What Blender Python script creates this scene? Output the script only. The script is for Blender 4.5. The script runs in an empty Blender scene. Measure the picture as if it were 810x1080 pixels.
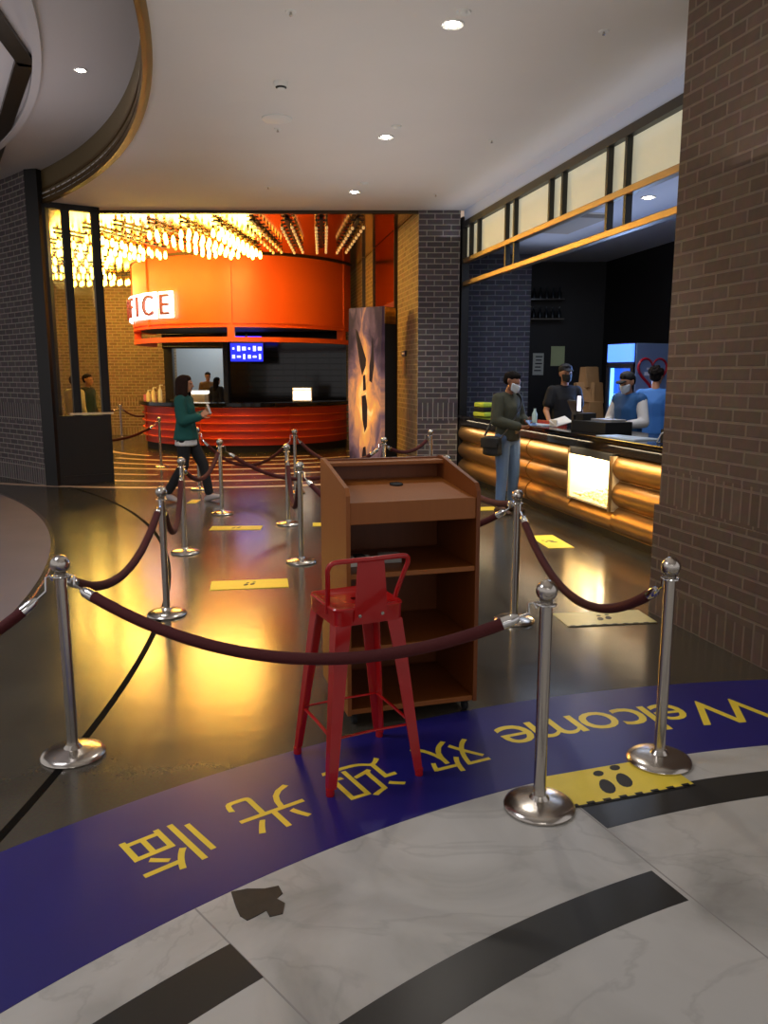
import bpy, bmesh, math, random
from mathutils import Vector, Matrix
import numpy as np
R = math.radians
random.seed(7)
SC = bpy.context.scene
COL = SC.collection

# ------------------------------------------------------------------ materials
M = {}
def nt(name):
    m = bpy.data.materials.new(name); m.use_nodes = True
    b = m.node_tree.nodes['Principled BSDF']
    M[name] = m
    return m, m.node_tree.nodes, m.node_tree.links, b
def lin(c):
    f = lambda v: v/12.92 if v <= 0.04045 else ((v+0.055)/1.055)**2.4
    return tuple(f(v/255) for v in c)
def mat(name, rgb, rough=0.5, metal=0.0, spec=0.5, emit=0.0, ecol=None, var=0.0, vscale=8.0, bump=0.0, alpha=1.0, trans=0.0, coat=0.0):
    m, N, L, b = nt(name)
    c = lin(rgb)
    b.inputs['Base Color'].default_value = (*c, 1)
    b.inputs['Roughness'].default_value = rough
    b.inputs['Metallic'].default_value = metal
    b.inputs['Specular IOR Level'].default_value = spec
    b.inputs['Transmission Weight'].default_value = trans
    b.inputs['Coat Weight'].default_value = coat
    if emit:
        b.inputs['Emission Color'].default_value = (*(lin(ecol) if ecol else c), 1)
        b.inputs['Emission Strength'].default_value = emit
    if var or bump:
        tc = N.new('ShaderNodeTexCoord'); nz = N.new('ShaderNodeTexNoise')
        nz.inputs['Scale'].default_value = vscale; nz.inputs['Detail'].default_value = 5
        L.new(tc.outputs['Object'], nz.inputs['Vector'])
        if var:
            mx = N.new('ShaderNodeMix'); mx.data_type = 'RGBA'
            mx.inputs[6].default_value = (*[v*(1-var) for v in c], 1)
            mx.inputs[7].default_value = (*[min(1, v*(1+var)) for v in c], 1)
            L.new(nz.outputs['Fac'], mx.inputs[0]); L.new(mx.outputs[2], b.inputs['Base Color'])
        if bump:
            bp = N.new('ShaderNodeBump'); bp.inputs['Strength'].default_value = bump; bp.inputs['Distance'].default_value = 0.01
            L.new(nz.outputs['Fac'], bp.inputs['Height']); L.new(bp.outputs[0], b.inputs['Normal'])
    return m

def brick_mat(name, c1, c2, mortar, soldiers=(), w=0.25, h=0.082, rough=0.75, gap=0.009):
    m, N, L, b = nt(name)
    uv = N.new('ShaderNodeUVMap'); uv.uv_map = 'UVMap'
    sep = N.new('ShaderNodeSeparateXYZ'); L.new(uv.outputs[0], sep.inputs[0])
    def bt(vec, off):
        t = N.new('ShaderNodeTexBrick')
        t.inputs['Color1'].default_value = (*lin(c1), 1); t.inputs['Color2'].default_value = (*lin(c2), 1)
        t.inputs['Mortar'].default_value = (*lin(mortar), 1)
        t.inputs['Scale'].default_value = 1; t.inputs['Mortar Size'].default_value = gap
        t.inputs['Mortar Smooth'].default_value = 0.25; t.inputs['Bias'].default_value = 0
        t.inputs['Brick Width'].default_value = w; t.inputs['Row Height'].default_value = h
        t.offset = off
        L.new(vec, t.inputs['Vector']); return t
    t1 = bt(uv.outputs[0], 0.5)
    sw = N.new('ShaderNodeCombineXYZ'); L.new(sep.outputs[1], sw.inputs[0]); L.new(sep.outputs[0], sw.inputs[1])
    t2 = bt(sw.outputs[0], 0.0)
    fac = None
    for a, z in soldiers:
        g = N.new('ShaderNodeMath'); g.operation = 'GREATER_THAN'; g.inputs[1].default_value = a; L.new(sep.outputs[1], g.inputs[0])
        l = N.new('ShaderNodeMath'); l.operation = 'LESS_THAN'; l.inputs[1].default_value = z; L.new(sep.outputs[1], l.inputs[0])
        p = N.new('ShaderNodeMath'); p.operation = 'MULTIPLY'; L.new(g.outputs[0], p.inputs[0]); L.new(l.outputs[0], p.inputs[1])
        if fac is None: fac = p.outputs[0]
        else:
            s = N.new('ShaderNodeMath'); s.operation = 'ADD'; L.new(fac, s.inputs[0]); L.new(p.outputs[0], s.inputs[1]); fac = s.outputs[0]
    mx = N.new('ShaderNodeMix'); mx.data_type = 'RGBA'; mf = N.new('ShaderNodeMix')
    L.new(t1.outputs['Color'], mx.inputs[6]); L.new(t2.outputs['Color'], mx.inputs[7])
    L.new(t1.outputs['Fac'], mf.inputs[2]); L.new(t2.outputs['Fac'], mf.inputs[3])
    if fac is not None: L.new(fac, mx.inputs[0]); L.new(fac, mf.inputs[0])
    else: mx.inputs[0].default_value = 0; mf.inputs[0].default_value = 0
    nz = N.new('ShaderNodeTexNoise'); nz.inputs['Scale'].default_value = 14; nz.inputs['Detail'].default_value = 6
    L.new(uv.outputs[0], nz.inputs['Vector'])
    ov = N.new('ShaderNodeMix'); ov.data_type = 'RGBA'; ov.blend_type = 'OVERLAY'; ov.inputs[0].default_value = 0.35
    L.new(mx.outputs[2], ov.inputs[6]); L.new(nz.outputs['Color'], ov.inputs[7])
    bw = N.new('ShaderNodeHueSaturation'); bw.inputs['Saturation'].default_value = 0.9
    L.new(ov.outputs[2], bw.inputs['Color']); L.new(bw.outputs[0], b.inputs['Base Color'])
    inv = N.new('ShaderNodeMath'); inv.operation = 'SUBTRACT'; inv.inputs[0].default_value = 1; L.new(mf.outputs[0], inv.inputs[1])
    ad = N.new('ShaderNodeMath'); ad.operation = 'MULTIPLY_ADD'; ad.inputs[1].default_value = 0.25
    L.new(nz.outputs['Fac'], ad.inputs[0]); L.new(inv.outputs[0], ad.inputs[2])
    bp = N.new('ShaderNodeBump'); bp.inputs['Strength'].default_value = 0.8; bp.inputs['Distance'].default_value = 0.012
    L.new(ad.outputs[0], bp.inputs['Height']); L.new(bp.outputs[0], b.inputs['Normal'])
    b.inputs['Roughness'].default_value = rough
    return m

def wood_mat(name, c1, c2, rough=0.4, scale=3.0):
    m, N, L, b = nt(name)
    tc = N.new('ShaderNodeTexCoord'); mp = N.new('ShaderNodeMapping'); mp.inputs['Scale'].default_value = (scale*6, scale*6, scale*0.5)
    nz = N.new('ShaderNodeTexNoise'); nz.inputs['Scale'].default_value = 2; nz.inputs['Detail'].default_value = 8; nz.inputs['Distortion'].default_value = 0.6
    L.new(tc.outputs['Object'], mp.inputs[0]); L.new(mp.outputs[0], nz.inputs['Vector'])
    mx = N.new('ShaderNodeMix'); mx.data_type = 'RGBA'; mx.inputs[6].default_value = (*lin(c1), 1); mx.inputs[7].default_value = (*lin(c2), 1)
    L.new(nz.outputs['Fac'], mx.inputs[0]); L.new(mx.outputs[2], b.inputs['Base Color'])
    b.inputs['Roughness'].default_value = rough
    return m

def floor_mats():
    m, N, L, b = nt('polished_floor')
    tc = N.new('ShaderNodeTexCoord')
    n1 = N.new('ShaderNodeTexNoise'); n1.inputs['Scale'].default_value = 0.9; n1.inputs['Detail'].default_value = 8
    n2 = N.new('ShaderNodeTexNoise'); n2.inputs['Scale'].default_value = 90; n2.inputs['Detail'].default_value = 3
    L.new(tc.outputs['Object'], n1.inputs['Vector']); L.new(tc.outputs['Object'], n2.inputs['Vector'])
    r = N.new('ShaderNodeValToRGB'); r.color_ramp.elements[0].position = .3; r.color_ramp.elements[1].position = .75
    r.color_ramp.elements[0].color = (*lin((58, 54, 46)), 1); r.color_ramp.elements[1].color = (*lin((80, 74, 63)), 1)
    L.new(n1.outputs['Fac'], r.inputs[0])
    ov = N.new('ShaderNodeMix'); ov.data_type = 'RGBA'; ov.blend_type = 'OVERLAY'; ov.inputs[0].default_value = .25
    L.new(r.outputs[0], ov.inputs[6]); L.new(n2.outputs['Color'], ov.inputs[7]); L.new(ov.outputs[2], b.inputs['Base Color'])
    mr = N.new('ShaderNodeMapRange'); mr.inputs['To Min'].default_value = .13; mr.inputs['To Max'].default_value = .26
    L.new(n1.outputs['Fac'], mr.inputs['Value']); L.new(mr.outputs[0], b.inputs['Roughness'])
    n3 = N.new('ShaderNodeTexNoise'); n3.inputs['Scale'].default_value = 5; n3.inputs['Detail'].default_value = 2
    L.new(tc.outputs['Object'], n3.inputs['Vector'])
    bp = N.new('ShaderNodeBump'); bp.inputs['Strength'].default_value = .05; bp.inputs['Distance'].default_value = .02
    L.new(n3.outputs['Fac'], bp.inputs['Height']); L.new(bp.outputs[0], b.inputs['Normal'])
    b.inputs['Specular IOR Level'].default_value = .75
    m, N, L, b = nt('marble')
    tc = N.new('ShaderNodeTexCoord')
    n0 = N.new('ShaderNodeTexNoise'); n0.inputs['Scale'].default_value = 1.6; n0.inputs['Detail'].default_value = 10; n0.inputs['Distortion'].default_value = 1.2
    L.new(tc.outputs['Object'], n0.inputs['Vector'])
    r = N.new('ShaderNodeValToRGB'); e = r.color_ramp.elements
    e[0].position = .28; e[0].color = (*lin((150, 148, 142)), 1); e[1].position = .62; e[1].color = (*lin((196, 194, 188)), 1)
    x = e.new(.46); x.color = (*lin((184, 182, 176)), 1)
    L.new(n0.outputs['Fac'], r.inputs[0])
    n1 = N.new('ShaderNodeTexNoise'); n1.inputs['Scale'].default_value = 1.1; n1.inputs['Detail'].default_value = 7; n1.inputs['Distortion'].default_value = 2.0
    L.new(tc.outputs['Object'], n1.inputs['Vector'])
    s = N.new('ShaderNodeMath'); s.operation = 'SUBTRACT'; s.inputs[1].default_value = .5; L.new(n1.outputs['Fac'], s.inputs[0])
    a = N.new('ShaderNodeMath'); a.operation = 'ABSOLUTE'; L.new(s.outputs[0], a.inputs[0])
    mr = N.new('ShaderNodeMapRange'); mr.inputs['From Max'].default_value = .02; mr.inputs['To Min'].default_value = .2; mr.inputs['To Max'].default_value = 0
    L.new(a.outputs[0], mr.inputs['Value'])
    mx = N.new('ShaderNodeMix'); mx.data_type = 'RGBA'; mx.inputs[7].default_value = (*lin((120, 118, 114)), 1)
    L.new(mr.outputs[0], mx.inputs[0]); L.new(r.outputs[0], mx.inputs[6]); L.new(mx.outputs[2], b.inputs['Base Color'])
    b.inputs['Roughness'].default_value = .3; b.inputs['Specular IOR Level'].default_value = .35
floor_mats()

def tile_mat(name, rgb, grout, w, h, rough):
    m, N, L, b = nt(name)
    uv = N.new('ShaderNodeUVMap'); uv.uv_map = 'UVMap'
    t = N.new('ShaderNodeTexBrick'); t.offset = 0
    t.inputs['Color1'].default_value = (*lin(rgb), 1); t.inputs['Color2'].default_value = (*lin(rgb), 1); t.inputs['Mortar'].default_value = (*lin(grout), 1)
    t.inputs['Scale'].default_value = 1; t.inputs['Mortar Size'].default_value = .008; t.inputs['Brick Width'].default_value = w; t.inputs['Row Height'].default_value = h
    L.new(uv.outputs[0], t.inputs['Vector']); L.new(t.outputs['Color'], b.inputs['Base Color'])
    bp = N.new('ShaderNodeBump'); bp.invert = True; bp.inputs['Distance'].default_value = .02; bp.inputs['Strength'].default_value = 1
    L.new(t.outputs['Fac'], bp.inputs['Height']); L.new(bp.outputs[0], b.inputs['Normal'])
    b.inputs['Roughness'].default_value = rough
    return m

def poster_mat():
    m, N, L, b = nt('fiery_print')
    uv = N.new('ShaderNodeUVMap'); uv.uv_map = 'UVMap'
    sp = N.new('ShaderNodeSeparateXYZ'); L.new(uv.outputs[0], sp.inputs[0])
    mp = N.new('ShaderNodeMapping'); mp.inputs['Scale'].default_value = (2.2, 2.6, 1); L.new(uv.outputs[0], mp.inputs[0])
    nz = N.new('ShaderNodeTexNoise'); nz.inputs['Scale'].default_value = 1.6; nz.inputs['Detail'].default_value = 8; nz.inputs['Distortion'].default_value = 1.5
    L.new(mp.outputs[0], nz.inputs['Vector'])
    # bright streak in the middle, fanning out, dark purple top and edges
    c = N.new('ShaderNodeMath'); c.operation = 'SUBTRACT'; c.inputs[1].default_value = .5; L.new(sp.outputs[0], c.inputs[0])
    ca = N.new('ShaderNodeMath'); ca.operation = 'ABSOLUTE'; L.new(c.outputs[0], ca.inputs[0])
    yr = N.new('ShaderNodeValToRGB'); e = yr.color_ramp.elements
    e[0].position = 0; e[0].color = (.25, .25, .25, 1); e[1].position = 1; e[1].color = (.45, .45, .45, 1)
    for p, v in ((.2, .8), (.4, 1.0), (.6, .8), (.75, .55)):
        x = e.new(p); x.color = (v, v, v, 1)
    L.new(sp.outputs[1], yr.inputs[0])
    a = N.new('ShaderNodeMath'); a.operation = 'MULTIPLY_ADD'; a.inputs[1].default_value = -1.0; L.new(ca.outputs[0], a.inputs[0]); L.new(yr.outputs[0], a.inputs[2])
    n2 = N.new('ShaderNodeMath'); n2.operation = 'MULTIPLY_ADD'; n2.inputs[1].default_value = 1.1; n2.inputs[2].default_value = -.6
    L.new(nz.outputs['Fac'], n2.inputs[0])
    s = N.new('ShaderNodeMath'); s.operation = 'ADD'; L.new(a.outputs[0], s.inputs[0]); L.new(n2.outputs[0], s.inputs[1])
    r = N.new('ShaderNodeValToRGB'); e = r.color_ramp.elements
    e[0].position = 0; e[0].color = (*lin((48, 34, 44)), 1); e[1].position = 1; e[1].color = (*lin((255, 226, 150)), 1)
    for p, cc in ((.3, (104, 78, 84)), (.5, (176, 120, 84)), (.72, (236, 160, 76))):
        x = e.new(p); x.color = (*lin(cc), 1)
    L.new(s.outputs[0], r.inputs[0]); L.new(r.outputs[0], b.inputs['Base Color'])
    L.new(r.outputs[0], b.inputs['Emission Color']); b.inputs['Emission Strength'].default_value = .8
    b.inputs['Roughness'].default_value = .35
poster_mat()

BR = dict(soldiers=((.0, .2), (.82, 1.03)))
brick_mat('brown_brick', (94, 72, 57), (80, 59, 46), (112, 93, 77), soldiers=((.0, .2), (.8, 1.03)))
brick_mat('shaded_brick', (92, 80, 80), (72, 62, 64), (150, 140, 132), soldiers=((.0, .3), (.96, 1.24)))  # same brick toned darker, shade put into the colour
brick_mat('yellow_lit_brick', (150, 122, 74), (128, 100, 60), (176, 150, 104), soldiers=((.0, .2), (.82, 1.05)), w=.23, h=.08)  # same brick with the yellow lamp light put into its colour
brick_mat('blue_lit_brick', (86, 88, 104), (68, 70, 86), (132, 134, 146), soldiers=())  # same brick with the bluish interior light put into its colour
mat('ceiling_paint', (226, 220, 214), .9, var=.03, vscale=1.5)
mat('dome_paint', (206, 200, 198), .9)
mat('cove_paint', (190, 198, 216), .8)
mat('bronze_trim', (66, 54, 38), .35, .7)
mat('rotunda_band', (118, 100, 66), .5, .3)
mat('gold_trim', (112, 86, 46), .45, .8, bump=.2, vscale=60)
mat('black_frame', (22, 20, 19), .45)
mat('brass', (176, 148, 104), .42, .8)
mat('brass_log', (168, 128, 76), .38, .8, var=.12, vscale=1.4, bump=.02)
mat('mirror_ceiling', (222, 178, 132), .12, 1.0)
mat('copper_panel', (216, 160, 84), .16, 1.0)
mat('oxide_red', (120, 46, 22), .4)
mat('orange_paint', (240, 98, 24), .42)
mat('red_slat', (196, 58, 30), .45)
mat('black_gloss', (14, 13, 13), .12)
mat('black_matte', (18, 17, 17), .7)
mat('dark_interior', (12, 12, 16), .5)
mat('backroom_wall', (176, 184, 190), .8)
tile_mat('black_tile', (18, 15, 14), (8, 7, 7), .3, .15, .1)
mat('blue_vinyl', (32, 30, 112), .32, var=.12, vscale=3, bump=.02)
mat('yellow_vinyl', (240, 214, 66), .4, var=.08, vscale=12)
mat('worn_yellow', (206, 196, 136), .35, var=.1, vscale=14)
mat('black_ink', (30, 29, 26), .5)
mat('inlay_dark', (46, 46, 44), .28, var=.2, vscale=3)
mat('inlay_light', (214, 178, 150), .35)
mat('floor_line', (16, 14, 12), .8, spec=.05)
mat('carpet_grey', (120, 110, 110), .85, var=.12, vscale=2)
mat('steel', (196, 190, 182), .22, 1.0)
mat('chrome', (220, 220, 220), .08, 1.0)
mat('rope_velvet', (70, 9, 10), .85, bump=.3, vscale=90)
mat('stool_red', (172, 14, 16), .26, coat=.4)
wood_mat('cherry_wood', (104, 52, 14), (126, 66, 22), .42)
wood_mat('cherry_edge_lit', (140, 80, 28), (156, 92, 36), .42)  # lighter copy of the wood for edges and for faces painted as lit
mat('rubber', (20, 20, 20), .8)
mat('bulb_lit', (255, 190, 70), .3, emit=30, ecol=(255, 200, 70))
mat('bulb_dim', (230, 190, 120), .15, emit=.42, ecol=(255, 205, 130))
mat('bulb_socket', (150, 110, 50), .3, .9)
mat('lamp_white', (255, 250, 240), .4, emit=40, ecol=(255, 246, 232))
mat('white_plastic', (226, 224, 218), .5)
mat('grey_plastic', (150, 146, 142), .6)
mat('sign_white', (255, 255, 255), .4, emit=5.0, ecol=(255, 240, 236))
mat('frosted_lit', (222, 220, 200), .45, emit=.30, ecol=(222, 214, 178), var=.06, vscale=1.5)
mat('menu_blue', (20, 20, 200), .3, emit=1.6, ecol=(30, 40, 255))
mat('menu_pale', (190, 200, 255), .3, emit=1.8, ecol=(200, 210, 255))
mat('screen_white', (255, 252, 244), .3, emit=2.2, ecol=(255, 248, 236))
mat('phone_glow', (240, 236, 255), .3, emit=1.6)
mat('popcorn', (255, 232, 176), .8, var=.15, vscale=40)
mat('case_lining', (255, 226, 170), .6)
mat('fridge_glow', (140, 200, 255), .3, emit=3.2, ecol=(110, 180, 255))
mat('fridge_head', (90, 130, 255), .3, emit=2.4, ecol=(70, 120, 255))
mat('fridge_liner_glow', (60, 120, 230), .5, emit=.7, ecol=(50, 120, 255))  # liner glows by itself in place of light inside the fridge
mat('fridge_body', (20, 22, 34), .35)
mat('fridge_print', (120, 140, 176), .4)
mat('drink_blue', (90, 140, 225), .25)
mat('heart_red', (170, 16, 40), .4)
mat('print_white', (226, 222, 226), .5)
mat('notice_green', (196, 210, 160), .6)
mat('notice_white', (232, 236, 224), .6)
mat('kraft', (168, 128, 84), .8, var=.15, vscale=10, bump=.3)
mat('hi_vis', (206, 226, 70), .6)
mat('leaflet', (190, 204, 214), .4, var=.25, vscale=18)
mat('red_plastic', (168, 34, 30), .4)
mat('pink_box', (214, 120, 150), .6)
mat('cream_plastic', (230, 214, 180), .5)
mat('tape_worn', (44, 41, 37), .6, var=.6, vscale=30)
mat('skin', (188, 134, 102), .55)
mat('skin_tan', (150, 100, 74), .55)
mat('hair_dark', (20, 14, 12), .9, spec=.2, bump=.5, vscale=60)
mat('hair_brown', (44, 25, 17), .85, spec=.2, bump=.5, vscale=60)
mat('eye_dark', (20, 16, 14), .2)
mat('lip', (150, 80, 72), .5)
mat('mask_white', (206, 216, 226), .7)
mat('mask_black', (20, 20, 22), .7)
mat('cap_black', (22, 22, 26), .7)
mat('olive_knit', (62, 64, 50), .85, var=.08, vscale=40)
mat('denim', (88, 114, 152), .8, var=.15, vscale=6)
mat('black_cloth', (24, 24, 27), .85)
mat('teal_knit', (22, 86, 80), .85)
mat('white_cloth', (218, 216, 214), .8)
mat('vest_blue', (28, 84, 140), .7)
mat('blue_cloth', (60, 120, 196), .7)
mat('cream_cloth', (206, 196, 170), .8)
mat('brown_cloth', (120, 88, 50), .8)
mat('bag_black', (18, 18, 18), .6)
mat('shoe_grey', (170, 160, 158), .6)
mat('sandal_brown', (70, 44, 30), .6)
mat('bottle_clear', (190, 214, 206), .15, spec=.6)
mat('bottle_dark', (36, 42, 46), .12)
mat('speaker_grille', (120, 115, 110), .7)
mat('card_blue', (120, 150, 200), .5)
mat('wing', (60, 44, 52), .4)
mat('plaque_dark', (30, 28, 34), .4)
def glass_mat(name, tint=(1, 1, 1), refl=.12):
    m = bpy.data.materials.new(name); m.use_nodes = True; M[name] = m
    N, L = m.node_tree.nodes, m.node_tree.links; N.remove(N['Principled BSDF'])
    o = N['Material Output']; t = N.new('ShaderNodeBsdfTransparent'); g = N.new('ShaderNodeBsdfGlossy'); mx = N.new('ShaderNodeMixShader')
    t.inputs[0].default_value = (*tint, 1); g.inputs['Roughness'].default_value = .03
    lw0 = N.new('ShaderNodeLayerWeight'); lw0.inputs[0].default_value = .5; lw = N.new('ShaderNodeMath'); lw.operation = 'POWER'; lw.inputs[1].default_value = 4; L.new(lw0.outputs['Facing'], lw.inputs[0])
    ad = N.new('ShaderNodeMath'); ad.operation = 'ADD'; ad.inputs[1].default_value = refl; ad.use_clamp = True
    L.new(lw.outputs[0], ad.inputs[0]); L.new(ad.outputs[0], mx.inputs[0]); L.new(t.outputs[0], mx.inputs[1]); L.new(g.outputs[0], mx.inputs[2]); L.new(mx.outputs[0], o.inputs[0])
glass_mat('clear_glass', (.9, .92, .84), .16)
glass_mat('case_glass', (.97, .97, .95), .02)
for n in ('bulb_lit', 'bulb_dim', 'lamp_white', 'frosted_lit', 'menu_pale', 'menu_blue', 'drink_blue', 'phone_glow', 'fiery_print', 'screen_white'):
    M[n].cycles.emission_sampling = 'NONE'

# ------------------------------------------------------------------ mesh helpers
def mesh_obj(name, bm, m, parent=None, smooth=False, angle=None):
    me = bpy.data.meshes.new(name); bm.to_mesh(me); bm.free()
    o = bpy.data.objects.new(name, me); COL.objects.link(o)
    for mm in (m if isinstance(m, (list, tuple)) else [m]): me.materials.append(M[mm])
    if parent: o.parent = parent
    if smooth:
        a = R(angle or 40)
        for p in me.polygons: p.use_smooth = True
        b2 = bmesh.new(); b2.from_mesh(me)
        for e in b2.edges:
            if len(e.link_faces) == 2 and e.calc_face_angle(0) > a: e.smooth = False
        b2.to_mesh(me); b2.free()
    return o
def T(x=0, y=0, z=0, rz=0, rx=0, ry=0):
    return Matrix.Translation((x, y, z)) @ Matrix.Rotation(rz, 4, 'Z') @ Matrix.Rotation(ry, 4, 'Y') @ Matrix.Rotation(rx, 4, 'X')
def box(bm, c, s, mt=None, bevel=0.0):
    r = bmesh.ops.create_cube(bm, size=1); vs = r['verts']
    bmesh.ops.scale(bm, vec=s, verts=vs)
    if bevel:
        es = list({e for v in vs for e in v.link_edges})
        rr = bmesh.ops.bevel(bm, geom=es, offset=bevel, segments=2, affect='EDGES', profile=.5)
        vs = list({v for f in rr['faces'] for v in f.verts} | {v for v in vs if v.is_valid})
    bmesh.ops.translate(bm, vec=c, verts=vs)
    if mt is not None: bmesh.ops.transform(bm, matrix=mt, verts=vs)
    return vs
def lathe(bm, prof, seg=24, mt=None):
    rings = []
    for r, z in prof:
        if r < 1e-6: rings.append([bm.verts.new((0, 0, z))])
        else: rings.append([bm.verts.new((r*math.cos(2*math.pi*i/seg), r*math.sin(2*math.pi*i/seg), z)) for i in range(seg)])
    for a, b in zip(rings, rings[1:]):
        for i in range(seg):
            j = (i+1) % seg
            if len(a) == 1 and len(b) == 1: continue
            if len(a) == 1: bm.faces.new((a[0], b[j], b[i]))
            elif len(b) == 1: bm.faces.new((a[i], a[j], b[0]))
            else: bm.faces.new((a[i], a[j], b[j], b[i]))
    if len(rings[0]) > 1: bm.faces.new(list(reversed(rings[0])))
    if len(rings[-1]) > 1: bm.faces.new(rings[-1])
    vs = [v for r in rings for v in r]
    if mt is not None: bmesh.ops.transform(bm, matrix=mt, verts=vs)
    return vs
def tube(bm, pts, r, seg=10, cap=True, radii=None, flat=1.0):
    pts = [Vector(p) for p in pts]; rings = []; up = Vector((0, 0, 1)); n = len(pts)
    prev = None
    for i, p in enumerate(pts):
        d = (pts[min(i+1, n-1)] - pts[max(i-1, 0)]).normalized()
        a = prev - d*prev.dot(d) if prev is not None else (d.cross(up) if abs(d.z) < .95 else d.cross(Vector((1, 0, 0))))
        a.normalize(); prev = a; b = d.cross(a)
        rr = radii[i] if radii else r
        rings.append([bm.verts.new(p + (a*math.cos(2*math.pi*k/seg) + b*math.sin(2*math.pi*k/seg)*flat)*rr) for k in range(seg)])
    for A, B in zip(rings, rings[1:]):
        for k in range(seg):
            j = (k+1) % seg; bm.faces.new((A[k], A[j], B[j], B[k]))
    if cap: bm.faces.new(list(reversed(rings[0]))); bm.faces.new(rings[-1])
    return [v for q in rings for v in q]
def prism(bm, poly, z0, z1, mt=None):
    a = [bm.verts.new((x, y, z0)) for x, y in poly]; b = [bm.verts.new((x, y, z1)) for x, y in poly]
    n = len(poly)
    bm.faces.new(list(reversed(a))); bm.faces.new(b)
    for i in range(n): bm.faces.new((a[i], a[(i+1) % n], b[(i+1) % n], b[i]))
    if mt is not None: bmesh.ops.transform(bm, matrix=mt, verts=a+b)
    return a+b
def arcband(bm, c, r0, r1, a0, a1, z0, z1, n=48):
    """solid ring segment: angles in degrees"""
    secs = []
    for i in range(n+1):
        t = R(a0 + (a1-a0)*i/n); cs, sn = math.cos(t), math.sin(t)
        secs.append([bm.verts.new((c[0]+r*cs, c[1]+r*sn, z)) for r, z in ((r0, z0), (r1, z0), (r1, z1), (r0, z1))])
    for A, B in zip(secs, secs[1:]):
        for k in range(4):
            j = (k+1) % 4; bm.faces.new((A[k], B[k], B[j], A[j]))
    bm.faces.new(secs[0]); bm.faces.new(list(reversed(secs[-1])))
def fixn(bm):
    bmesh.ops.recalc_face_normals(bm, faces=bm.faces[:]); return bm
def thing(name, label, cat, loc=(0, 0, 0), rz=0, group=None):
    o = bpy.data.objects.new(name, None); COL.objects.link(o)
    o.location = loc; o.rotation_euler = (0, 0, rz); o['label'] = label; o['category'] = cat
    o.empty_display_size = .1
    if group: o['group'] = group
    return o
def tag(o, label, cat, group=None):
    o['label'] = label; o['category'] = cat
    if group: o['group'] = group
    return o
def struct(o): o['kind'] = 'structure'; return o
def dup(root, loc, rz, label, group=None):
    r = root.copy(); COL.objects.link(r); r.location = loc; r.rotation_euler = (0, 0, rz); r['label'] = label
    if group: r['group'] = group
    for ch in list(root.children):
        c = ch.copy(); COL.objects.link(c); c.parent = r
        for g in list(ch.children):
            d = g.copy(); COL.objects.link(d); d.parent = c
    return r
def wall(name, pts, z0, z1, m, thick=.2, closed=False, u0=0):
    """vertical wall following pts (thickness to the left of the path), UVs in metres"""
    bm = bmesh.new(); uvl = bm.loops.layers.uv.new('UVMap')
    P = [Vector((x, y)) for x, y in pts]; n = len(P)
    off = []
    for i in range(n):
        d = (P[min(i+1, n-1)] - P[max(i-1, 0)]).normalized(); off.append(P[i] + Vector((-d.y, d.x))*thick)
    def quad(cs, us):
        f = bm.faces.new([bm.verts.new(c) for c in cs])
        for l, u in zip(f.loops, us): l[uvl].uv = u
    u = u0
    for i in range(n-1):
        L_ = (P[i+1]-P[i]).length
        a, b, c, d = P[i], P[i+1], off[i], off[i+1]
        quad([(a.x, a.y, z0), (b.x, b.y, z0), (b.x, b.y, z1), (a.x, a.y, z1)], [(u, z0), (u+L_, z0), (u+L_, z1), (u, z1)])
        quad([(d.x, d.y, z0), (c.x, c.y, z0), (c.x, c.y, z1), (d.x, d.y, z1)], [(u+L_, z0), (u, z0), (u, z1), (u+L_, z1)])
        quad([(a.x, a.y, z1), (b.x, b.y, z1), (d.x, d.y, z1), (c.x, c.y, z1)], [(u, 0), (u+L_, 0), (u+L_, thick), (u, thick)])
        u += L_
    for (p, q, uu) in ((off[0], P[0], u0-thick), (P[-1], off[-1], u)):
        quad([(p.x, p.y, z0), (q.x, q.y, z0), (q.x, q.y, z1), (p.x, p.y, z1)], [(uu, z0), (uu+thick, z0), (uu+thick, z1), (uu, z1)])
    bmesh.ops.remove_doubles(bm, verts=bm.verts[:], dist=.0005)
    return struct(mesh_obj(name, bm, m))
def light(kind, name, loc, power, color, size=.1, target=None, spot=None, sizey=None, rot=None):
    d = bpy.data.lights.new(name, kind); d.energy = power; d.color = color
    if kind == 'AREA':
        d.size = size
        if sizey: d.shape = 'RECTANGLE'; d.size_y = sizey
    else: d.shadow_soft_size = size
    if kind == 'SPOT': d.spot_size = R(spot or 90); d.spot_blend = .6
    o = bpy.data.objects.new(name, d); COL.objects.link(o); o.location = loc
    if rot is not None: o.rotation_euler = rot
    elif target is not None: o.rotation_euler = (Vector(target)-Vector(loc)).to_track_quat('-Z', 'Y').to_euler()
    return o

# ------------------------------------------------------------------ layout constants (metres, camera at origin looking along +Y)
CE = 4.15                       # main ceiling
RC, RR = (-14.2, 3.3), 12.8     # rotunda centre, rim radius
BC = (2.55, -1.25)              # centre of the marble rings
DC, DR = (-3.3, 19.7), 2.6      # ticket booth drum
def ring(c, r, a): return (c[0]+r*math.cos(R(a)), c[1]+r*math.sin(R(a)))
SOF = 12.8
CO = (2.52, 7.15); CRZ = math.atan2(.226, 1)          # concession counter frame (local +y runs along the counter, +x goes behind it)
CM = T(CO[0], CO[1], 0, CRZ)
def cl(x, y, z=0): v = CM @ Vector((x, y, z)); return (v.x, v.y, v.z)

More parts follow.
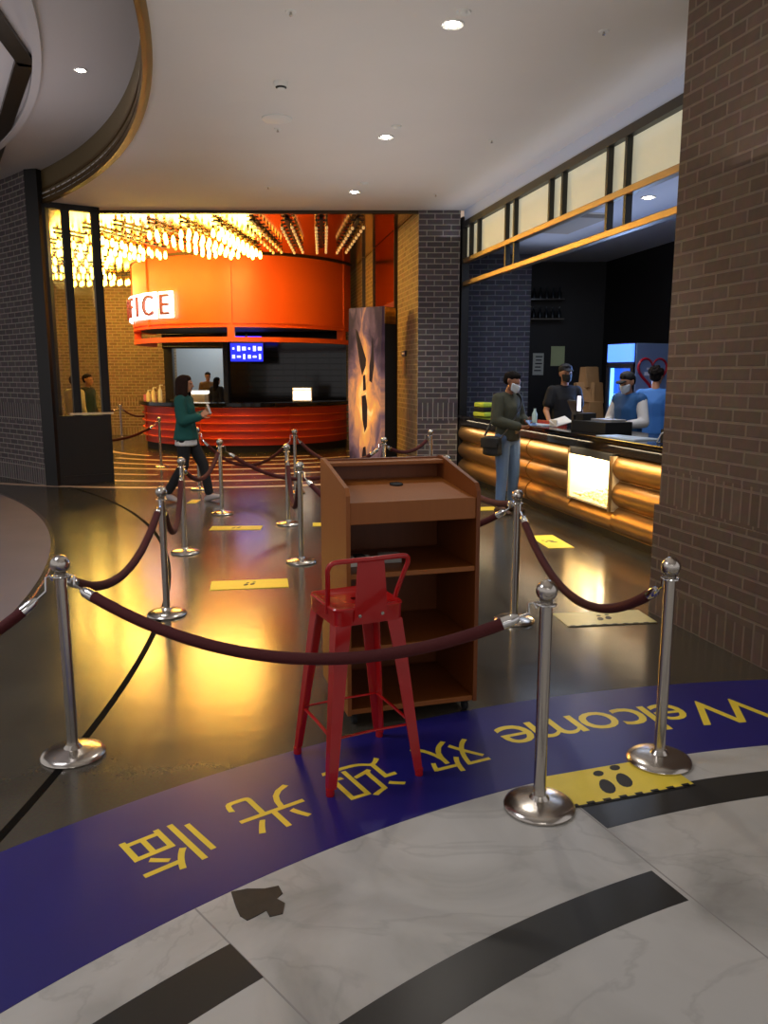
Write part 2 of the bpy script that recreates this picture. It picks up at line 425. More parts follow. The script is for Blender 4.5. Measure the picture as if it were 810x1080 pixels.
# ------------------------------------------------------------------ setting
bm = bmesh.new(); box(bm, (-1, 11, -.1), (40, 34, .2)); struct(mesh_obj('floor', bm, 'polished_floor'))
bm = bmesh.new(); arcband(bm, BC, .01, 4.745, 40, 215, -.02, .0015, 90); struct(mesh_obj('floor_marble', fixn(bm), 'marble'))
bm = bmesh.new()
arcband(bm, BC, 4.345, 4.525, 131.7, 160, .0, .0025, 30)
arcband(bm, BC, 4.345, 4.525, 60, 113.2, .0, .0025, 40)
arcband(bm, BC, 3.905, 4.075, 113.6, 160, .0, .0025, 40)
arcband(bm, BC, 3.46, 3.66, 70, 112.4, .0, .0025, 40)
struct(mesh_obj('trim_1', fixn(bm), 'inlay_dark'))
bm = bmesh.new()     # fine joints between the marble sectors
for a, r0, r1 in ((113.3, 0.5, 4.74), (131.7, 3.0, 4.74)):
    arcband(bm, BC, r0, r1, a-.035, a+.035, .0, .0022, 1)
struct(mesh_obj('trim_2', fixn(bm), 'grey_plastic'))
bm = bmesh.new(); arcband(bm, RC, RR-.018, RR+.018, -20, 62, .0, .0015, 100); struct(mesh_obj('trim_3', fixn(bm), 'floor_line'))
bm = bmesh.new(); arcband(bm, RC, 9.0, 11.76, -20, 75, .0, .012, 100); struct(mesh_obj('floor_disc', fixn(bm), 'carpet_grey'))
bm = bmesh.new(); arcband(bm, RC, 11.76, 11.80, -20, 75, .0, .014, 100); struct(mesh_obj('trim_4', fixn(bm), 'steel'))
bm = bmesh.new()     # pale arcs set into the floor round the ticket booth
for r, segs in ((3.35, ((-150, -118), (-112, -60))), (4.0, ((-185, -128), (-122, -97), (-92, -50))), (4.7, ((-175, -131), (-126, -84), (-80, -52))),
                (5.4, ((-172, -120), (-114, -60))), (6.2, ((-165, -133), (-128, -95), (-90, -60))), (7.0, ((-160, -112), (-106, -66))), (7.75, ((-150, -128), (-123, -72)))):
    for a0, a1 in segs: arcband(bm, DC, r, r+.15, a0, a1, .0, .002, 24)
struct(mesh_obj('trim_5', fixn(bm), 'inlay_light'))

# main ceiling: sheet with the round recess cut away
bm = bmesh.new()
arc = [ring(RC, RR, a) for a in np.linspace(-17, 48.0, 70)]
far = [p for p in arc if p[1] < SOF]
outline = far + [(-4.6, SOF), (.53, SOF), (4.6, SOF), (4.6, -4), ]
outline = [(far[0][0], -4)] + outline
f = bm.faces.new([bm.verts.new((x, y, CE)) for x, y in outline])
ex = bmesh.ops.extrude_face_region(bm, geom=[f]); bmesh.ops.translate(bm, vec=(0, 0, .12), verts=[g for g in ex['geom'] if isinstance(g, bmesh.types.BMVert)])
bmesh.ops.triangulate(bm, faces=[q for q in bm.faces if len(q.verts) > 4])
struct(mesh_obj('ceiling', fixn(bm), 'ceiling_paint'))
bm = bmesh.new(); arcband(bm, RC, RR, RR+.06, -17, 50, CE-.02, 4.6, 90); struct(mesh_obj('wall_rotunda', fixn(bm), 'rotunda_band'))
bm = bmesh.new()
for r0, r1, z0, z1 in ((RR-.02, RR+.02, CE-.025, CE+.03), (RR-.02, RR+.01, CE+.05, CE+.09), (RR-.018, RR+.01, 4.30, 4.33)):
    arcband(bm, RC, r0, r1, -17, 50, z0, z1, 90)
struct(mesh_obj('trim_6', fixn(bm), 'gold_trim'))
bm = bmesh.new(); arcband(bm, RC, 7.0, RR+.02, -17, 80, 4.58, 4.7, 90); struct(mesh_obj('ceiling_dome', fixn(bm), 'dome_paint'))
bm = bmesh.new(); arcband(bm, RC, 11.9, 11.98, -17, 80, 4.53, 4.585, 90)
struct(mesh_obj('trim_7', fixn(bm), 'dome_paint'))
bm = bmesh.new()
def strip(bm, p, q, w, z0, z1):
    p, q = Vector(p), Vector(q); d = (q-p).normalized(); n = Vector((-d.y, d.x))*w/2
    prism(bm, [(p-n)[:], (q-n)[:], (q+n)[:], (p+n)[:]], z0, z1)
strip(bm, (-3.05, 6.3), (-3.36, 8.12), .16, 4.54, 4.585); strip(bm, (-3.36, 8.05), (-5.6, 12.0), .16, 4.54, 4.585)
struct(mesh_obj('trim_8', fixn(bm), 'bronze_trim'))
# mirrored ceiling over the booth
bm = bmesh.new(); box(bm, (-6.2, SOF+7.1, CE+.06), (16, 14.2, .1)); struct(mesh_obj('ceiling_mirror', bm, 'mirror_ceiling'))
bm = bmesh.new(); box(bm, (-1.95, SOF, CE-.01), (5.0, .08, .07)); struct(mesh_obj('trim_9', bm, 'bronze_trim'))

# walls
a_ = [ring(RC, 12.62, a) for a in np.linspace(44.2, 75, 26)]
wall('wall_left', list(a_), 0, 4.6, 'shaded_brick', -.25, u0=0)
bm = bmesh.new(); box(bm, (0, 0, 2.3), (.21, .22, 4.6)); mo = mesh_obj('trim_10', bm, 'black_frame'); mo.location = (-5.045, 12.17, 0); mo.rotation_euler[2] = R(-15); struct(mo)
wall('wall_back', [(-5.85, 22.6), (-15, 22.6)][::-1], 0, CE, 'yellow_lit_brick', .25)
wall('wall_side', [(.53, 12.75), (.53-.185*9.6, 22.35)], 0, CE, 'yellow_lit_brick', -.2)
wall('wall_pillar', [(.53, 12.75), (1.17, 12.75)], 0, CE+.02, 'shaded_brick', .45)
wall('wall_concession_left', [(1.19, 13.42), (2.4, 13.42)], 0, 3.62, 'blue_lit_brick', .3)
wall('wall_booth', [(-4.1, 20.9), (-.88, 20.9)], 0, CE, 'black_tile', .12)
wall('wall_booth_header', [(-5.7, 20.88), (-4.1, 20.88)], 2.34, CE, 'black_tile', .14)
wall('wall_backroom', [(-8.2, 25.6), (-2.6, 25.6)], 0, CE, 'backroom_wall', .1)
wall('wall_concession_back', [(2.2, 14.3), (3.85, 14.3)], 0, 3.62, 'dark_interior', .1)
wall('wall_concession_right', [(3.85, 14.3), (4.95, 8.2), (5.3, 6.2)], 0, 3.62, 'dark_interior', .1)
bm = bmesh.new()
prism(bm, [cl(.10, -1.4)[:2], cl(2.9, -1.4)[:2], (3.95, 14.35), (1.2, 14.35), cl(.10, 5.7)[:2]], 3.6, 3.7); struct(mesh_obj('ceiling_concession', fixn(bm), 'cove_paint'))
# right-hand brick pier
rd = Vector((-.258, 1)).normalized()
p0 = Vector((2.2, 4.47)); far_ = p0 + rd*1.08; near_ = p0 - rd*1.3
wall('wall_right', [(far_+Vector((1.5, .39)))[:], far_[:], near_[:]], .78, CE+.1, 'brown_brick', .3)
n_ = Vector((-rd.y, rd.x))*.025
wall('wall_right_plinth', [(far_+Vector((1.5, .39))+rd*.02+n_)[:], (far_+rd*.02+n_)[:], (near_+n_)[:]], 0, .78, 'brown_brick', .33)

# clerestory over the concession
bm = bmesh.new(); box(bm, (.02, 2.2, 4.07), (.1, 7.1, .2), CM); struct(mesh_obj('wall_header', bm, 'cove_paint'))
W = bpy.data.objects.new('window_1', None); COL.objects.link(W); W.location = (CO[0], CO[1], 0); W.rotation_euler[2] = CRZ; struct(W)
bm = bmesh.new(); box(bm, (0, 2.2, 3.93), (.12, 7.1, .09)); mesh_obj('top_rail', bm, 'black_frame', W)
for z in (3.40, 3.06):
    bm = bmesh.new(); box(bm, (0, 2.2, z), (.09, 7.1, .07), bevel=.008); mesh_obj('brass_rail', bm, 'brass', W)
for y, low in ((-.5, 1), (-.15, 1), (.87, 1), (1.23, 1), (2.26, 0), (2.6, 0), (3.68, 1), (3.98, 1), (5.07, 0), (5.42, 0)):
    bm = bmesh.new(); box(bm, (0, y, 3.66), (.09, .045, .46))
    if low: box(bm, (0, y, 3.23), (.07, .045, .28))
    mesh_obj('mullion', bm, 'black_frame', W)
ys = [-1.35, -.5, -.15, .87, 1.23, 2.26, 2.6, 3.68, 3.98, 5.07, 5.42, 5.72]
for a, b in zip(ys, ys[1:]):
    bm = bmesh.new(); box(bm, (.02, (a+b)/2, 3.66), (.012, b-a-.04, .46)); mesh_obj('frosted_pane', bm, 'frosted_lit', W)
bm = bmesh.new(); box(bm, (0, 5.78, 2.0), (.12, .12, 4.1), CM); struct(mesh_obj('trim_11', bm, 'black_frame'))

# glazed screen at the left
ga, gb = Vector((-4.98, 12.14)), Vector((-4.30, 12.59)); gd = gb-ga; gl = gd.length; grz = math.atan2(gd.y, gd.x)
G = bpy.data.objects.new('window_2', None); COL.objects.link(G); G.location = (ga.x, ga.y, 0); G.rotation_euler[2] = grz; struct(G)
bm = bmesh.new(); box(bm, (gl/2, 0, .53), (gl, .08, 1.06), bevel=.006); box(bm, (gl/2, -.045, .13), (gl*.86, .02, .02)); mesh_obj('lower_panel', bm, 'black_frame', G)
for x, w in ((.02, .05), (gl*.40, .11), (gl-.06, .12)):
    bm = bmesh.new(); box(bm, (x, 0, 2.6), (w, .09, 3.1)); mesh_obj('mullion', bm, 'black_frame', G)
bm = bmesh.new(); box(bm, (gl/2, 0, 4.11), (gl, .09, .08)); mesh_obj('top_rail', bm, 'black_frame', G)
for a, b in ((.045, gl*.40-.055), (gl*.40+.055, gl-.12)):
    bm = bmesh.new(); box(bm, ((a+b)/2, 0, 2.565), (b-a, .012, 3.01)); mesh_obj('pane', bm, 'clear_glass', G)
bm = bmesh.new(); box(bm, (gl*.4+.2, -.055, 1.085), (gl*.8, .03, .03)); mesh_obj('sill', bm, 'cream_plastic', G)

# copper door panel in the side wall
sd = Vector((-.185, 1)).normalized(); srz = math.atan2(sd.y, sd.x)
def sw(t, off=0): v = Vector((.53, 12.75)) + sd*t + Vector((-sd.y, sd.x))*off; return v
D = bpy.data.objects.new('door_1', None); COL.objects.link(D); c = sw(2.75, .015); D.location = (c.x, c.y, 0); D.rotation_euler[2] = srz; struct(D)
bm = bmesh.new(); box(bm, (0, 0, 3.3), (2.1, .03, 1.7)); mesh_obj('copper_panel', bm, 'copper_panel', D)
bm = bmesh.new(); box(bm, (0, .01, 1.2), (2.0, .04, 2.4)); mesh_obj('leaf', bm, 'oxide_red', D)
for x in (-1.1, 1.1):
    bm = bmesh.new(); box(bm, (x, .01, CE/2), (.07, .06, CE)); mesh_obj('jamb', bm, 'bronze_trim', D)
bm = bmesh.new(); box(bm, (0, .02, 2.87), (2.1, .04, .16)); mesh_obj('lintel', bm, 'oxide_red', D)
bm = bmesh.new(); box(bm, (0, 0, 0), (.07, .07, CE)); o = mesh_obj('trim_12', bm, 'bronze_trim'); v = sw(5.15, .03); o.location = (v.x, v.y, CE/2); struct(o)
for x, y, w in ((-5.62, 21.2, .22), (-4.06, 20.82, .12)):
    bm = bmesh.new(); box(bm, (x, y, CE/2), (w, .2, CE)); struct(mesh_obj('trim_13', bm, 'black_frame'))
bm = bmesh.new(); strip(bm, (-4.85, 25.3), (-4.6, 25.3), .06, 0, CE); struct(mesh_obj('trim_14', fixn(bm), 'white_plastic'))
# ------------------------------------------------------------------ floor stickers
ban = thing('floor_banner', 'long curved blue floor sticker lettered in yellow with a welcome greeting', 'floor sticker', (BC[0], BC[1], 0))
bm = bmesh.new(); arcband(bm, (0, 0), 4.74, 5.485, 78, 158, .0008, .0032, 110); mesh_obj('vinyl', fixn(bm), 'blue_vinyl', ban)
def glyph_mesh(ch, size):
    cu = bpy.data.curves.new('glyph', 'FONT'); cu.body = ch; cu.size = size; cu.fill_mode = 'BOTH'; cu.extrude = .0004; cu.resolution_u = 4
    o = bpy.data.objects.new('glyph', cu); COL.objects.link(o); bpy.context.view_layer.update()
    me = bpy.data.meshes.new_from_object(o.evaluated_get(bpy.context.evaluated_depsgraph_get()))
    bpy.data.objects.remove(o); bpy.data.curves.remove(cu)
    return me
def lay_arc(text, size, a_start, a_end, rbase, latin):
    ms = [glyph_mesh(c, size) for c in text]
    ex = [(min(v.co.x for v in m.vertices), max(v.co.x for v in m.vertices)) for m in ms]
    ymid = [(min(v.co.y for v in m.vertices), max(v.co.y for v in m.vertices)) for m in ms]
    total = R(a_end-a_start)*rbase; wsum = sum(b-a for a, b in ex); gap = (total-wsum)/max(1, len(ms)-1)
    x = 0
    for m, (a, b), (y0, y1) in zip(ms, ex, ymid):
        t = R(a_start) + (x+(b-a)/2)/rbase; x += (b-a)+gap
        c, s = math.cos(t), math.sin(t)
        Mx = Matrix(((-s, -c, 0, rbase*c), (c, -s, 0, rbase*s), (0, 0, 1, .0038), (0, 0, 0, 1)))
        off = Matrix.Translation((-(a+b)/2, 0 if latin else -y0, 0))
        bm = bmesh.new(); bm.from_mesh(m); bmesh.ops.transform(bm, matrix=Mx @ off, verts=bm.verts[:])
        mesh_obj('letter', bm, 'yellow_vinyl', ban)
lay_arc('Welcome', .40, 96.9, 112.8, 5.25, True)
lay_arc('欢迎光临', .31, 114.6, 132.2, 5.235, False)

def foot_poly(sx, sy, n=14):
    sole = []
    for i in range(n):
        t = 2*math.pi*i/n; sole.append((sx*.045*math.cos(t)*(1+.12*math.sin(t)), sy*(.035+.075*math.sin(t))))
    heel = [(sx*.034*math.cos(2*math.pi*i/10), sy*(-.105+.03*math.sin(2*math.pi*i/10))) for i in range(10)]
    return sole, heel
def foot_sticker(loc, rz, w, h, label, m='yellow_vinyl', teeth=True, scale=1.0, ink=True, s=1.0):
    t = thing('floor_sticker', label, 'floor sticker', (loc[0], loc[1], 0), rz, 'yellow distancing stickers')
    bm = bmesh.new(); prism(bm, [(-w/2, -h/2), (w/2, -h/2), (w/2, h/2), (-w/2, h/2)], .0005, .0045); mesh_obj('vinyl', bm, m, t)
    if ink:
        for sx in (-1, 1):
            bm = bmesh.new()
            so, he = foot_poly(1, 1)
            for pl in (so, he): prism(bm, [(x*s+sx*.065*s-y*s*.25, -y*s+(.0 if sx < 0 else .03*s)) for x, y in pl], .0047, .0053)
            mesh_obj('footprint', fixn(bm), 'black_ink', t)
    if teeth:
        bm = bmesh.new(); k = int(w/.075); prism(bm, [(-w/2, -h/2-.008), (w/2, -h/2-.008), (w/2, -h/2+.004), (-w/2, -h/2+.004)], .0047, .0053)
        for i in range(k): prism(bm, [(-w/2+i*.075+.02, -h/2-.004), (-w/2+i*.075+.055, -h/2-.004), (-w/2+i*.075+.055, -h/2+.018), (-w/2+i*.075+.02, -h/2+.018)], .0047, .0053)
        mesh_obj('edge_marks', bm, 'black_ink', t)
    return t
foot_sticker((.965, 3.09), R(18), .60, .25, 'yellow footprint sticker on the marble between two steel post bases', s=.74)
foot_sticker((-1.09, 6.27), R(9), .62, .27, 'yellow distancing strip on dark floor, second in line behind the red stool', teeth=False, s=.4)
foot_sticker((-1.64, 8.68), R(3), .56, .22, 'yellow distancing strip on dark floor beside the blue screen reflection', teeth=False, s=.4)
foot_sticker((1.54, 5.36), R(8), .64, .30, 'faded pale yellow sticker with footprints on floor beside the brick pier', 'worn_yellow', True, s=.5)
foot_sticker((1.70, 7.95), R(98), .62, .26, 'bright yellow sticker on floor before the popcorn display', teeth=False, s=.5)
foot_sticker((1.18, 9.95), R(8), .5, .26, 'bright yellow sticker beside the feet of the man in jeans', teeth=False, s=.4)
foot_sticker((-.66, 8.9), R(5), .3, .2, 'small yellow sticker behind the lectern, left side', teeth=False, ink=False)
foot_sticker((-2.55, 10.55), R(0), .12, .3, 'small orange yellow square on floor at the walking woman feet', teeth=False, ink=False)
bm = bmesh.new()
prism(bm, [(-.075, .06), (-.03, .066), (.02, .058), (.06, .064), (.07, .03), (.052, .012), (.074, -.01), (.066, -.05), (.03, -.056), (.022, -.03), (.0, -.044), (-.03, -.06), (-.05, -.04), (-.062, -.0)], .0004, .003)
o = tag(mesh_obj('tape_scrap', fixn(bm), 'tape_worn'), 'torn patch of dark tape on the white marble below the greeting', 'tape')
o.location = (-.405, 2.31, .0012); o.rotation_euler[2] = R(10); o.scale = (1.15, 1.25, 1)

# ------------------------------------------------------------------ rope barrier
def make_post(label):
    t = thing('stanchion', label, 'stanchion', (0, 0, 0), 0, 'steel rope barrier posts')
    bm = bmesh.new(); lathe(bm, [(.0, .0), (.138, .0), (.140, .008), (.134, .018), (.118, .026), (.085, .034), (.040, .040), (.032, .050), (.028, .056), (0, .056)], 40); mesh_obj('base', fixn(bm), 'steel', t, True)
    bm = bmesh.new(); lathe(bm, [(.024, .05), (.024, .835)], 24); mesh_obj('pole', fixn(bm), 'steel', t, True)
    bm = bmesh.new()
    tube(bm, [(.036*math.cos(a), .036*math.sin(a), .826) for a in np.linspace(0, 2*math.pi, 25)[:-1]] + [(.036, 0, .826)], .0045, 8)
    for k in range(4):
        a = math.pi/2*k; tube(bm, [(.022*math.cos(a), .022*math.sin(a), .824), (.036*math.cos(a), .036*math.sin(a), .826)], .004, 6)
    mesh_obj('ring_collar', bm, 'chrome', t, True)
    bm = bmesh.new(); r = .041
    lathe(bm, [(.024, .834), (.027, .842)] + [(r*math.sin(R(a)), .878 - r*math.cos(R(a))) for a in range(30, 180, 10)] + [(0, .878+r)], 28); mesh_obj('ball_finial', fixn(bm), 'steel', t, True)
    return t
POSTS = dict(
 A=((-1.39, 3.33), 'steel stanchion at left end of the long front rope, beside the curved floor line'),
 B=((.61, 2.89), 'steel stanchion nearest the stool on its right, on the white marble'),
 C=((1.21, 3.27), 'steel stanchion in front of the brick pier, on the blue sticker edge'),
 D=((.90, 5.30), 'steel stanchion right of the lectern, between man in jeans and stool'),
 E=((-1.54, 5.45), 'steel stanchion standing on the curved floor line, second from front left'),
 F=((-1.90, 7.44), 'steel stanchion in front of the walking woman, with the steep hanging rope'),
 G=((-1.98, 9.60), 'steel stanchion just right of the walking woman'),
 H=((-1.09, 8.91), 'steel stanchion behind another one left of the lectern, farther of the pair'),
 I=((-.75, 7.05), 'steel stanchion closest to the left side of the lectern'),
 J=((-1.27, 11.34), 'steel stanchion before middle of the red ticket counter, ropes to both sides'),
 K=((-4.1, 14.6), 'small distant stanchion in front of the left end of the red counter'),
 L=((-7.0, 21.3), 'farthest stanchion, by the yellow lit brick wall'),
 N=((0.0, 9.9), 'stanchion top rising behind the lectern, in front of the fiery poster'),
 O=((.66, 11.3), 'stanchion top behind the lectern in front of the dark brick pillar'),
 P=((-2.74, 11.72), 'stanchion mostly hidden behind the legs of the walking woman'),
 Q=((.60, 7.6), 'stanchion hidden behind the lectern holding the rope to its right'))
post0 = make_post(POSTS['A'][1]); post0.location = (*POSTS['A'][0], .0015)
for k, (p, lab) in POSTS.items():
    if k != 'A': dup(post0, (p[0], p[1], .0045 if k in 'BC' else .0), random.uniform(0, 1), lab)
post0.location = (POSTS['A'][0][0], POSTS['A'][0][1], 0)
def rope(a, b, sag, label, zr=.826, bow=0):
    pa = Vector((*a, zr)); pb = Vector((*b, zr)); d = (pb-pa); d.z = 0; d.normalize()
    t = thing('barrier_rope', label, 'rope', (pa.x, pa.y, 0), 0, 'dark red barrier ropes')
    o0 = Vector((pa.x, pa.y, 0))
    Lh = (pb-pa).length
    def pt(u): return pa + (pb-pa)*u + Vector((0, -4*bow*u*(1-u), -4*sag*u*(1-u)))
    u0 = min(.25, .15/max(Lh, .2)); us = [u0+(1-2*u0)*i/26 for i in range(27)]
    bm = bmesh.new(); tube(bm, [pt(u)-o0 for u in us], .024, 12); mesh_obj('cord', bm, 'rope_velvet', t, True)
    for s in (0, 1):
        uu = (lambda v: v) if s == 0 else (lambda v: 1-v)
        bm = bmesh.new()
        q = [pt(uu(u0*f))-o0 for f in (.22, .45, .7, 1.0, 1.12)]
        dirn = d if s == 0 else -d
        q0 = (pa if s == 0 else pb)-o0 + dirn*.036
        tube(bm, [q0+Vector((0, 0, -.014)), q0+dirn*.012+Vector((0, 0, .008)), q0+dirn*.028+Vector((0, 0, .002)), q[1], q[2]], .0055, 8)
        tube(bm, [q[2], q[2]*.6+q[3]*.4, q[3], q[4]], .02, 12, radii=[.011, .022, .0245, .0245])
        mesh_obj('hook', bm, 'chrome', t, True)
    return t
P_ = {k: v[0] for k, v in POSTS.items()}
rope(P_['A'], P_['B'], .24, 'long dark red rope hanging across the front of the red stool', bow=.13)
rope(P_['A'], (-2.45, 2.45), .30, 'dark red rope running out of view from the front left stanchion')
rope(P_['A'], P_['E'], .25, 'dark red rope between the two front left stanchions along the curved line')
rope(P_['E'], P_['F'], .40, 'dark red rope hanging steeply in front of the walking woman legs')
rope(P_['F'], P_['G'], .24, 'dark red rope across the trousers of the walking woman')
rope(P_['G'], P_['N'], .42, 'dark rope from the post beside the woman running behind the lectern')
rope(P_['J'], P_['N'], .32, 'dark rope from the middle counter post towards the fiery poster')
rope(P_['J'], P_['P'], .45, 'dark rope from the middle counter post towards the woman')
rope(P_['N'], P_['O'], .16, 'short dark rope behind the lectern in front of the brick pillar')
rope(P_['H'], P_['I'], .46, 'dark red rope drooping between the two posts left of the lectern')
rope(P_['I'], P_['D'], .40, 'dark red rope passing behind the lectern from left post to right post')
rope(P_['D'], P_['Q'], .12, 'dark red rope running level from the right post behind the lectern top')
rope(P_['D'], P_['C'], .37, 'dark red rope sagging before the brick pier over the pale sticker')
rope(P_['K'], (-5.9, 14.1), .32, 'dark rope hanging left of the small distant stanchion')
rope(P_['L'], (-5.75, 20.4), .22, 'distant rope from the brick wall post to the red counter')
rope(P_['L'], (-8.3, 20.6), .2, 'distant rope in front of yellow brick wall, left of its post')
bm = bmesh.new()

# ------------------------------------------------------------------ lectern
bm.free()
LW, LD = .668, .56
lec = thing('lectern', 'brown wooden lectern with open shelves facing the red stool', 'lectern', (.146, 3.70, 0), R(16.5))
def lect(name, m='cherry_wood', parts=(), bev=.003):
    bm = bmesh.new()
    for c, s in parts: box(bm, c, s, bevel=bev)
    return mesh_obj(name, bm, m, lec)
for sx in (-1, 1):
    bm = bmesh.new()
    prof = [(0, .06), (LD, .06), (LD, 1.25), (LD-.07, 1.25), (.03, 1.165), (0, 1.13)]
    vs = prism(bm, prof, -.010, .010)
    Mx = Matrix(((0, 0, 1, sx*(LW/2-.010)), (1, 0, 0, 0), (0, 1, 0, 0), (0, 0, 0, 1)))
    bmesh.ops.transform(bm, matrix=Mx, verts=vs); mesh_obj('side_panel', fixn(bm), 'cherry_edge_lit' if sx < 0 else 'cherry_wood', lec)  # left panel painted as the lit side, right panel darker
iw = LW-.042
lect('back_panel', parts=[((0, LD-.012, .655), (iw, .018, 1.18))])
lect('top_ledge', 'cherry_edge_lit', parts=[((0, LD-.055, 1.225), (iw, .105, .02))])
bm = bmesh.new(); box(bm, (0, 0, 0), (iw, .50, .02), T(0, .275, 1.105, 0, R(5))); mesh_obj('desk_top', bm, 'cherry_edge_lit', lec)
lect('front_rail', 'cherry_edge_lit', parts=[((0, .018, 1.045), (iw, .022, .105))])
for z in (.075, .385, .745): lect('shelf', parts=[((0, .27, z), (iw, .50, .022))])
for z in (.075, .385, .745): lect('shelf_edge', 'cherry_edge_lit', parts=[((0, .012, z), (iw, .012, .024))], bev=.002)
bm = bmesh.new(); lathe(bm, [(.0, .002), (.03, .002), (.034, .006), (.034, -.012), (0, -.012)], 20, T(.02, .36, 1.124, 0, R(5))); mesh_obj('grommet', fixn(bm), 'black_matte', lec, True)
for x, y in ((-.29, .05), (.29, .05), (-.29, .5), (.29, .5)):
    bm = bmesh.new(); lathe(bm, [(0, -.012), (.022, -.012), (.026, -.008), (.026, .008), (.022, .012), (0, .012)], 16, T(x, y, .026, 0, 0, R(90))); box(bm, (x, y, .053), (.035, .035, .012)); mesh_obj('caster', fixn(bm), 'rubber', lec)
def at_lec(x, y, z): v = T(.146, 3.70, 0, R(16.5)) @ Vector((x, y, z)); return v
v = at_lec(-.22, .20, .7565)
b = thing('leaflet_box', 'small white and grey boxes on the top shelf of the lectern', 'box', v, R(20))
bm = bmesh.new(); box(bm, (0, 0, .018), (.12, .09, .036), bevel=.003); mesh_obj('carton', bm, 'white_plastic', b)
bm = bmesh.new(); box(bm, (0, 0, .042), (.05, .06, .012), bevel=.002); mesh_obj('lid', bm, 'black_matte', b)
v = at_lec(-.06, .22, .7565)
bm = bmesh.new(); box(bm, (0, 0, .02), (.11, .08, .04), bevel=.003); o = tag(mesh_obj('carton', bm, 'grey_plastic'), 'grey carton beside the white box on the lectern shelf', 'box'); o.location = v; o.rotation_euler[2] = R(12)

# ------------------------------------------------------------------ red metal bar stool
st = thing('bar_stool', 'red metal bar stool with low back, in front of the lectern', 'stool', (-.12, 3.245, .0), R(25))
SH, TP, BT = .76, .135, .214     # seat height, leg offset at top and at floor
bm = bmesh.new()
def rrect(h, r, n=5):
    out = []
    for cx, cy, a0 in ((h-r, h-r, 0), (-h+r, h-r, 90), (-h+r, -h+r, 180), (h-r, -h+r, 270)):
        for i in range(n): a = R(a0+90*i/(n-1)); out.append((cx+r*math.cos(a), cy+r*math.sin(a)))
    return out
rings = []
for h, r, z in ((.150, .03, SH-.075), (.153, .035, SH-.02), (.158, .04, SH-.006), (.154, .04, SH), (.142, .04, SH), (.134, .04, SH-.007), (.06, .03, SH-.009), (.02, .008, SH-.009)):
    rings.append([bm.verts.new((x, y, z)) for x, y in rrect(h, r)])
for A, B in zip(rings, rings[1:]):
    for k in range(len(A)): bm.faces.new((A[k], A[(k+1) % len(A)], B[(k+1) % len(A)], B[k]))
mesh_obj('seat', fixn(bm), 'stool_red', st, True)
corner = {}
for sx in (-1, 1):
    for sy in (-1, 1):
        bm = bmesh.new(); secs = []
        for z, off, w in ((SH-.07, TP+.012, .05), (SH-.16, TP+.022, .046), (.10, BT-.007, .030), (.03, BT-.001, .026)):
            # L-shaped pressed leg, open to the inside
            x, y = sx*off, sy*off; t_ = .007
            L_ = [(x, y), (x-sx*w*1.35, y), (x-sx*w*1.35, y-sy*t_), (x-sx*t_*2.2, y-sy*t_*2.2), (x-sx*t_, y-sy*w*1.35), (x, y-sy*w*1.35)]
            secs.append([bm.verts.new((a, b, z)) for a, b in L_])
        for A, B in zip(secs, secs[1:]):
            for k in range(6): bm.faces.new((A[k], A[(k+1) % 6], B[(k+1) % 6], B[k]))
        bm.faces.new(secs[0]); bm.faces.new(list(reversed(secs[-1])))
        lg = mesh_obj('leg', fixn(bm), 'stool_red', st)
        bm = bmesh.new(); lathe(bm, [(0, 0), (.016, 0), (.018, .008), (.018, .034), (0, .034)], 14, T(sx*(BT-.012), sy*(BT-.012), 0)); mesh_obj('foot_cap', fixn(bm), 'stool_red', lg)
bm = bmesh.new()
for sx, sy, ex_, ey_ in ((-1, -1, 1, -1), (1, -1, 1, 1), (1, 1, -1, 1), (-1, 1, -1, -1)):
    f = BT-.03; z = .23
    bm2 = bmesh.new(); tube(bm2, [(sx*f*.98, sy*f*.98, z), ((sx+ex_)/2*f*.97, (sy+ey_)/2*f*.97, z+.004), (ex_*f*.98, ey_*f*.98, z)], .009, 8, flat=.5); mesh_obj('stretcher', bm2, 'stool_red', st, True)
bm.free()
bm = bmesh.new(); zt = SH+.195
half = [(.152, -.06, SH-.035), (.156, -.08, SH+.03), (.170, -.12, SH+.12), (.176, -.14, SH+.165), (.156, -.153, zt-.004), (.08, -.160, zt)]
path = [(-x, y, z) for x, y, z in half] + [(0, -.163, zt)] + half[::-1]
def smooth_path(p, n=6):
    p = [Vector(q) for q in p]; out = []
    for i in range(len(p)-1):
        a, b_, c, d = p[max(i-1, 0)], p[i], p[i+1], p[min(i+2, len(p)-1)]
        for k in range(n):
            t = k/n; out.append(.5*((2*b_)+(c-a)*t+(2*a-5*b_+4*c-d)*t*t+(3*b_-a-3*c+d)*t**3))
    out.append(p[-1]); return out
tube(bm, smooth_path(path), .0105, 12); mesh_obj('back_rail', bm, 'stool_red', st, True)
bm = bmesh.new(); pr = []
for i in range(9):
    t = i/8; z = SH-.06+t*(zt-SH+.06); y = -.157-.004*math.sin(t*math.pi) - .003*t; w = .075-.018*t
    pr.append([bm.verts.new((x, yy, z)) for x, yy in ((-w, y-.003), (w, y-.003), (w, y+.003), (-w, y+.003))])
for A, B in zip(pr, pr[1:]):
    for k in range(4): bm.faces.new((A[k], A[(k+1) % 4], B[(k+1) % 4], B[k]))
bm.faces.new(list(reversed(pr[0]))); bm.faces.new(pr[-1]); mesh_obj('back_plate', fixn(bm), 'stool_red', st)
for x in (-.05, .05):
    bm = bmesh.new(); lathe(bm, [(0, 0), (.008, 0), (.007, .004), (0, .005)], 12, T(x, -.161, SH-.035, 0, R(90))); mesh_obj('rivet', fixn(bm), 'steel', st, True)

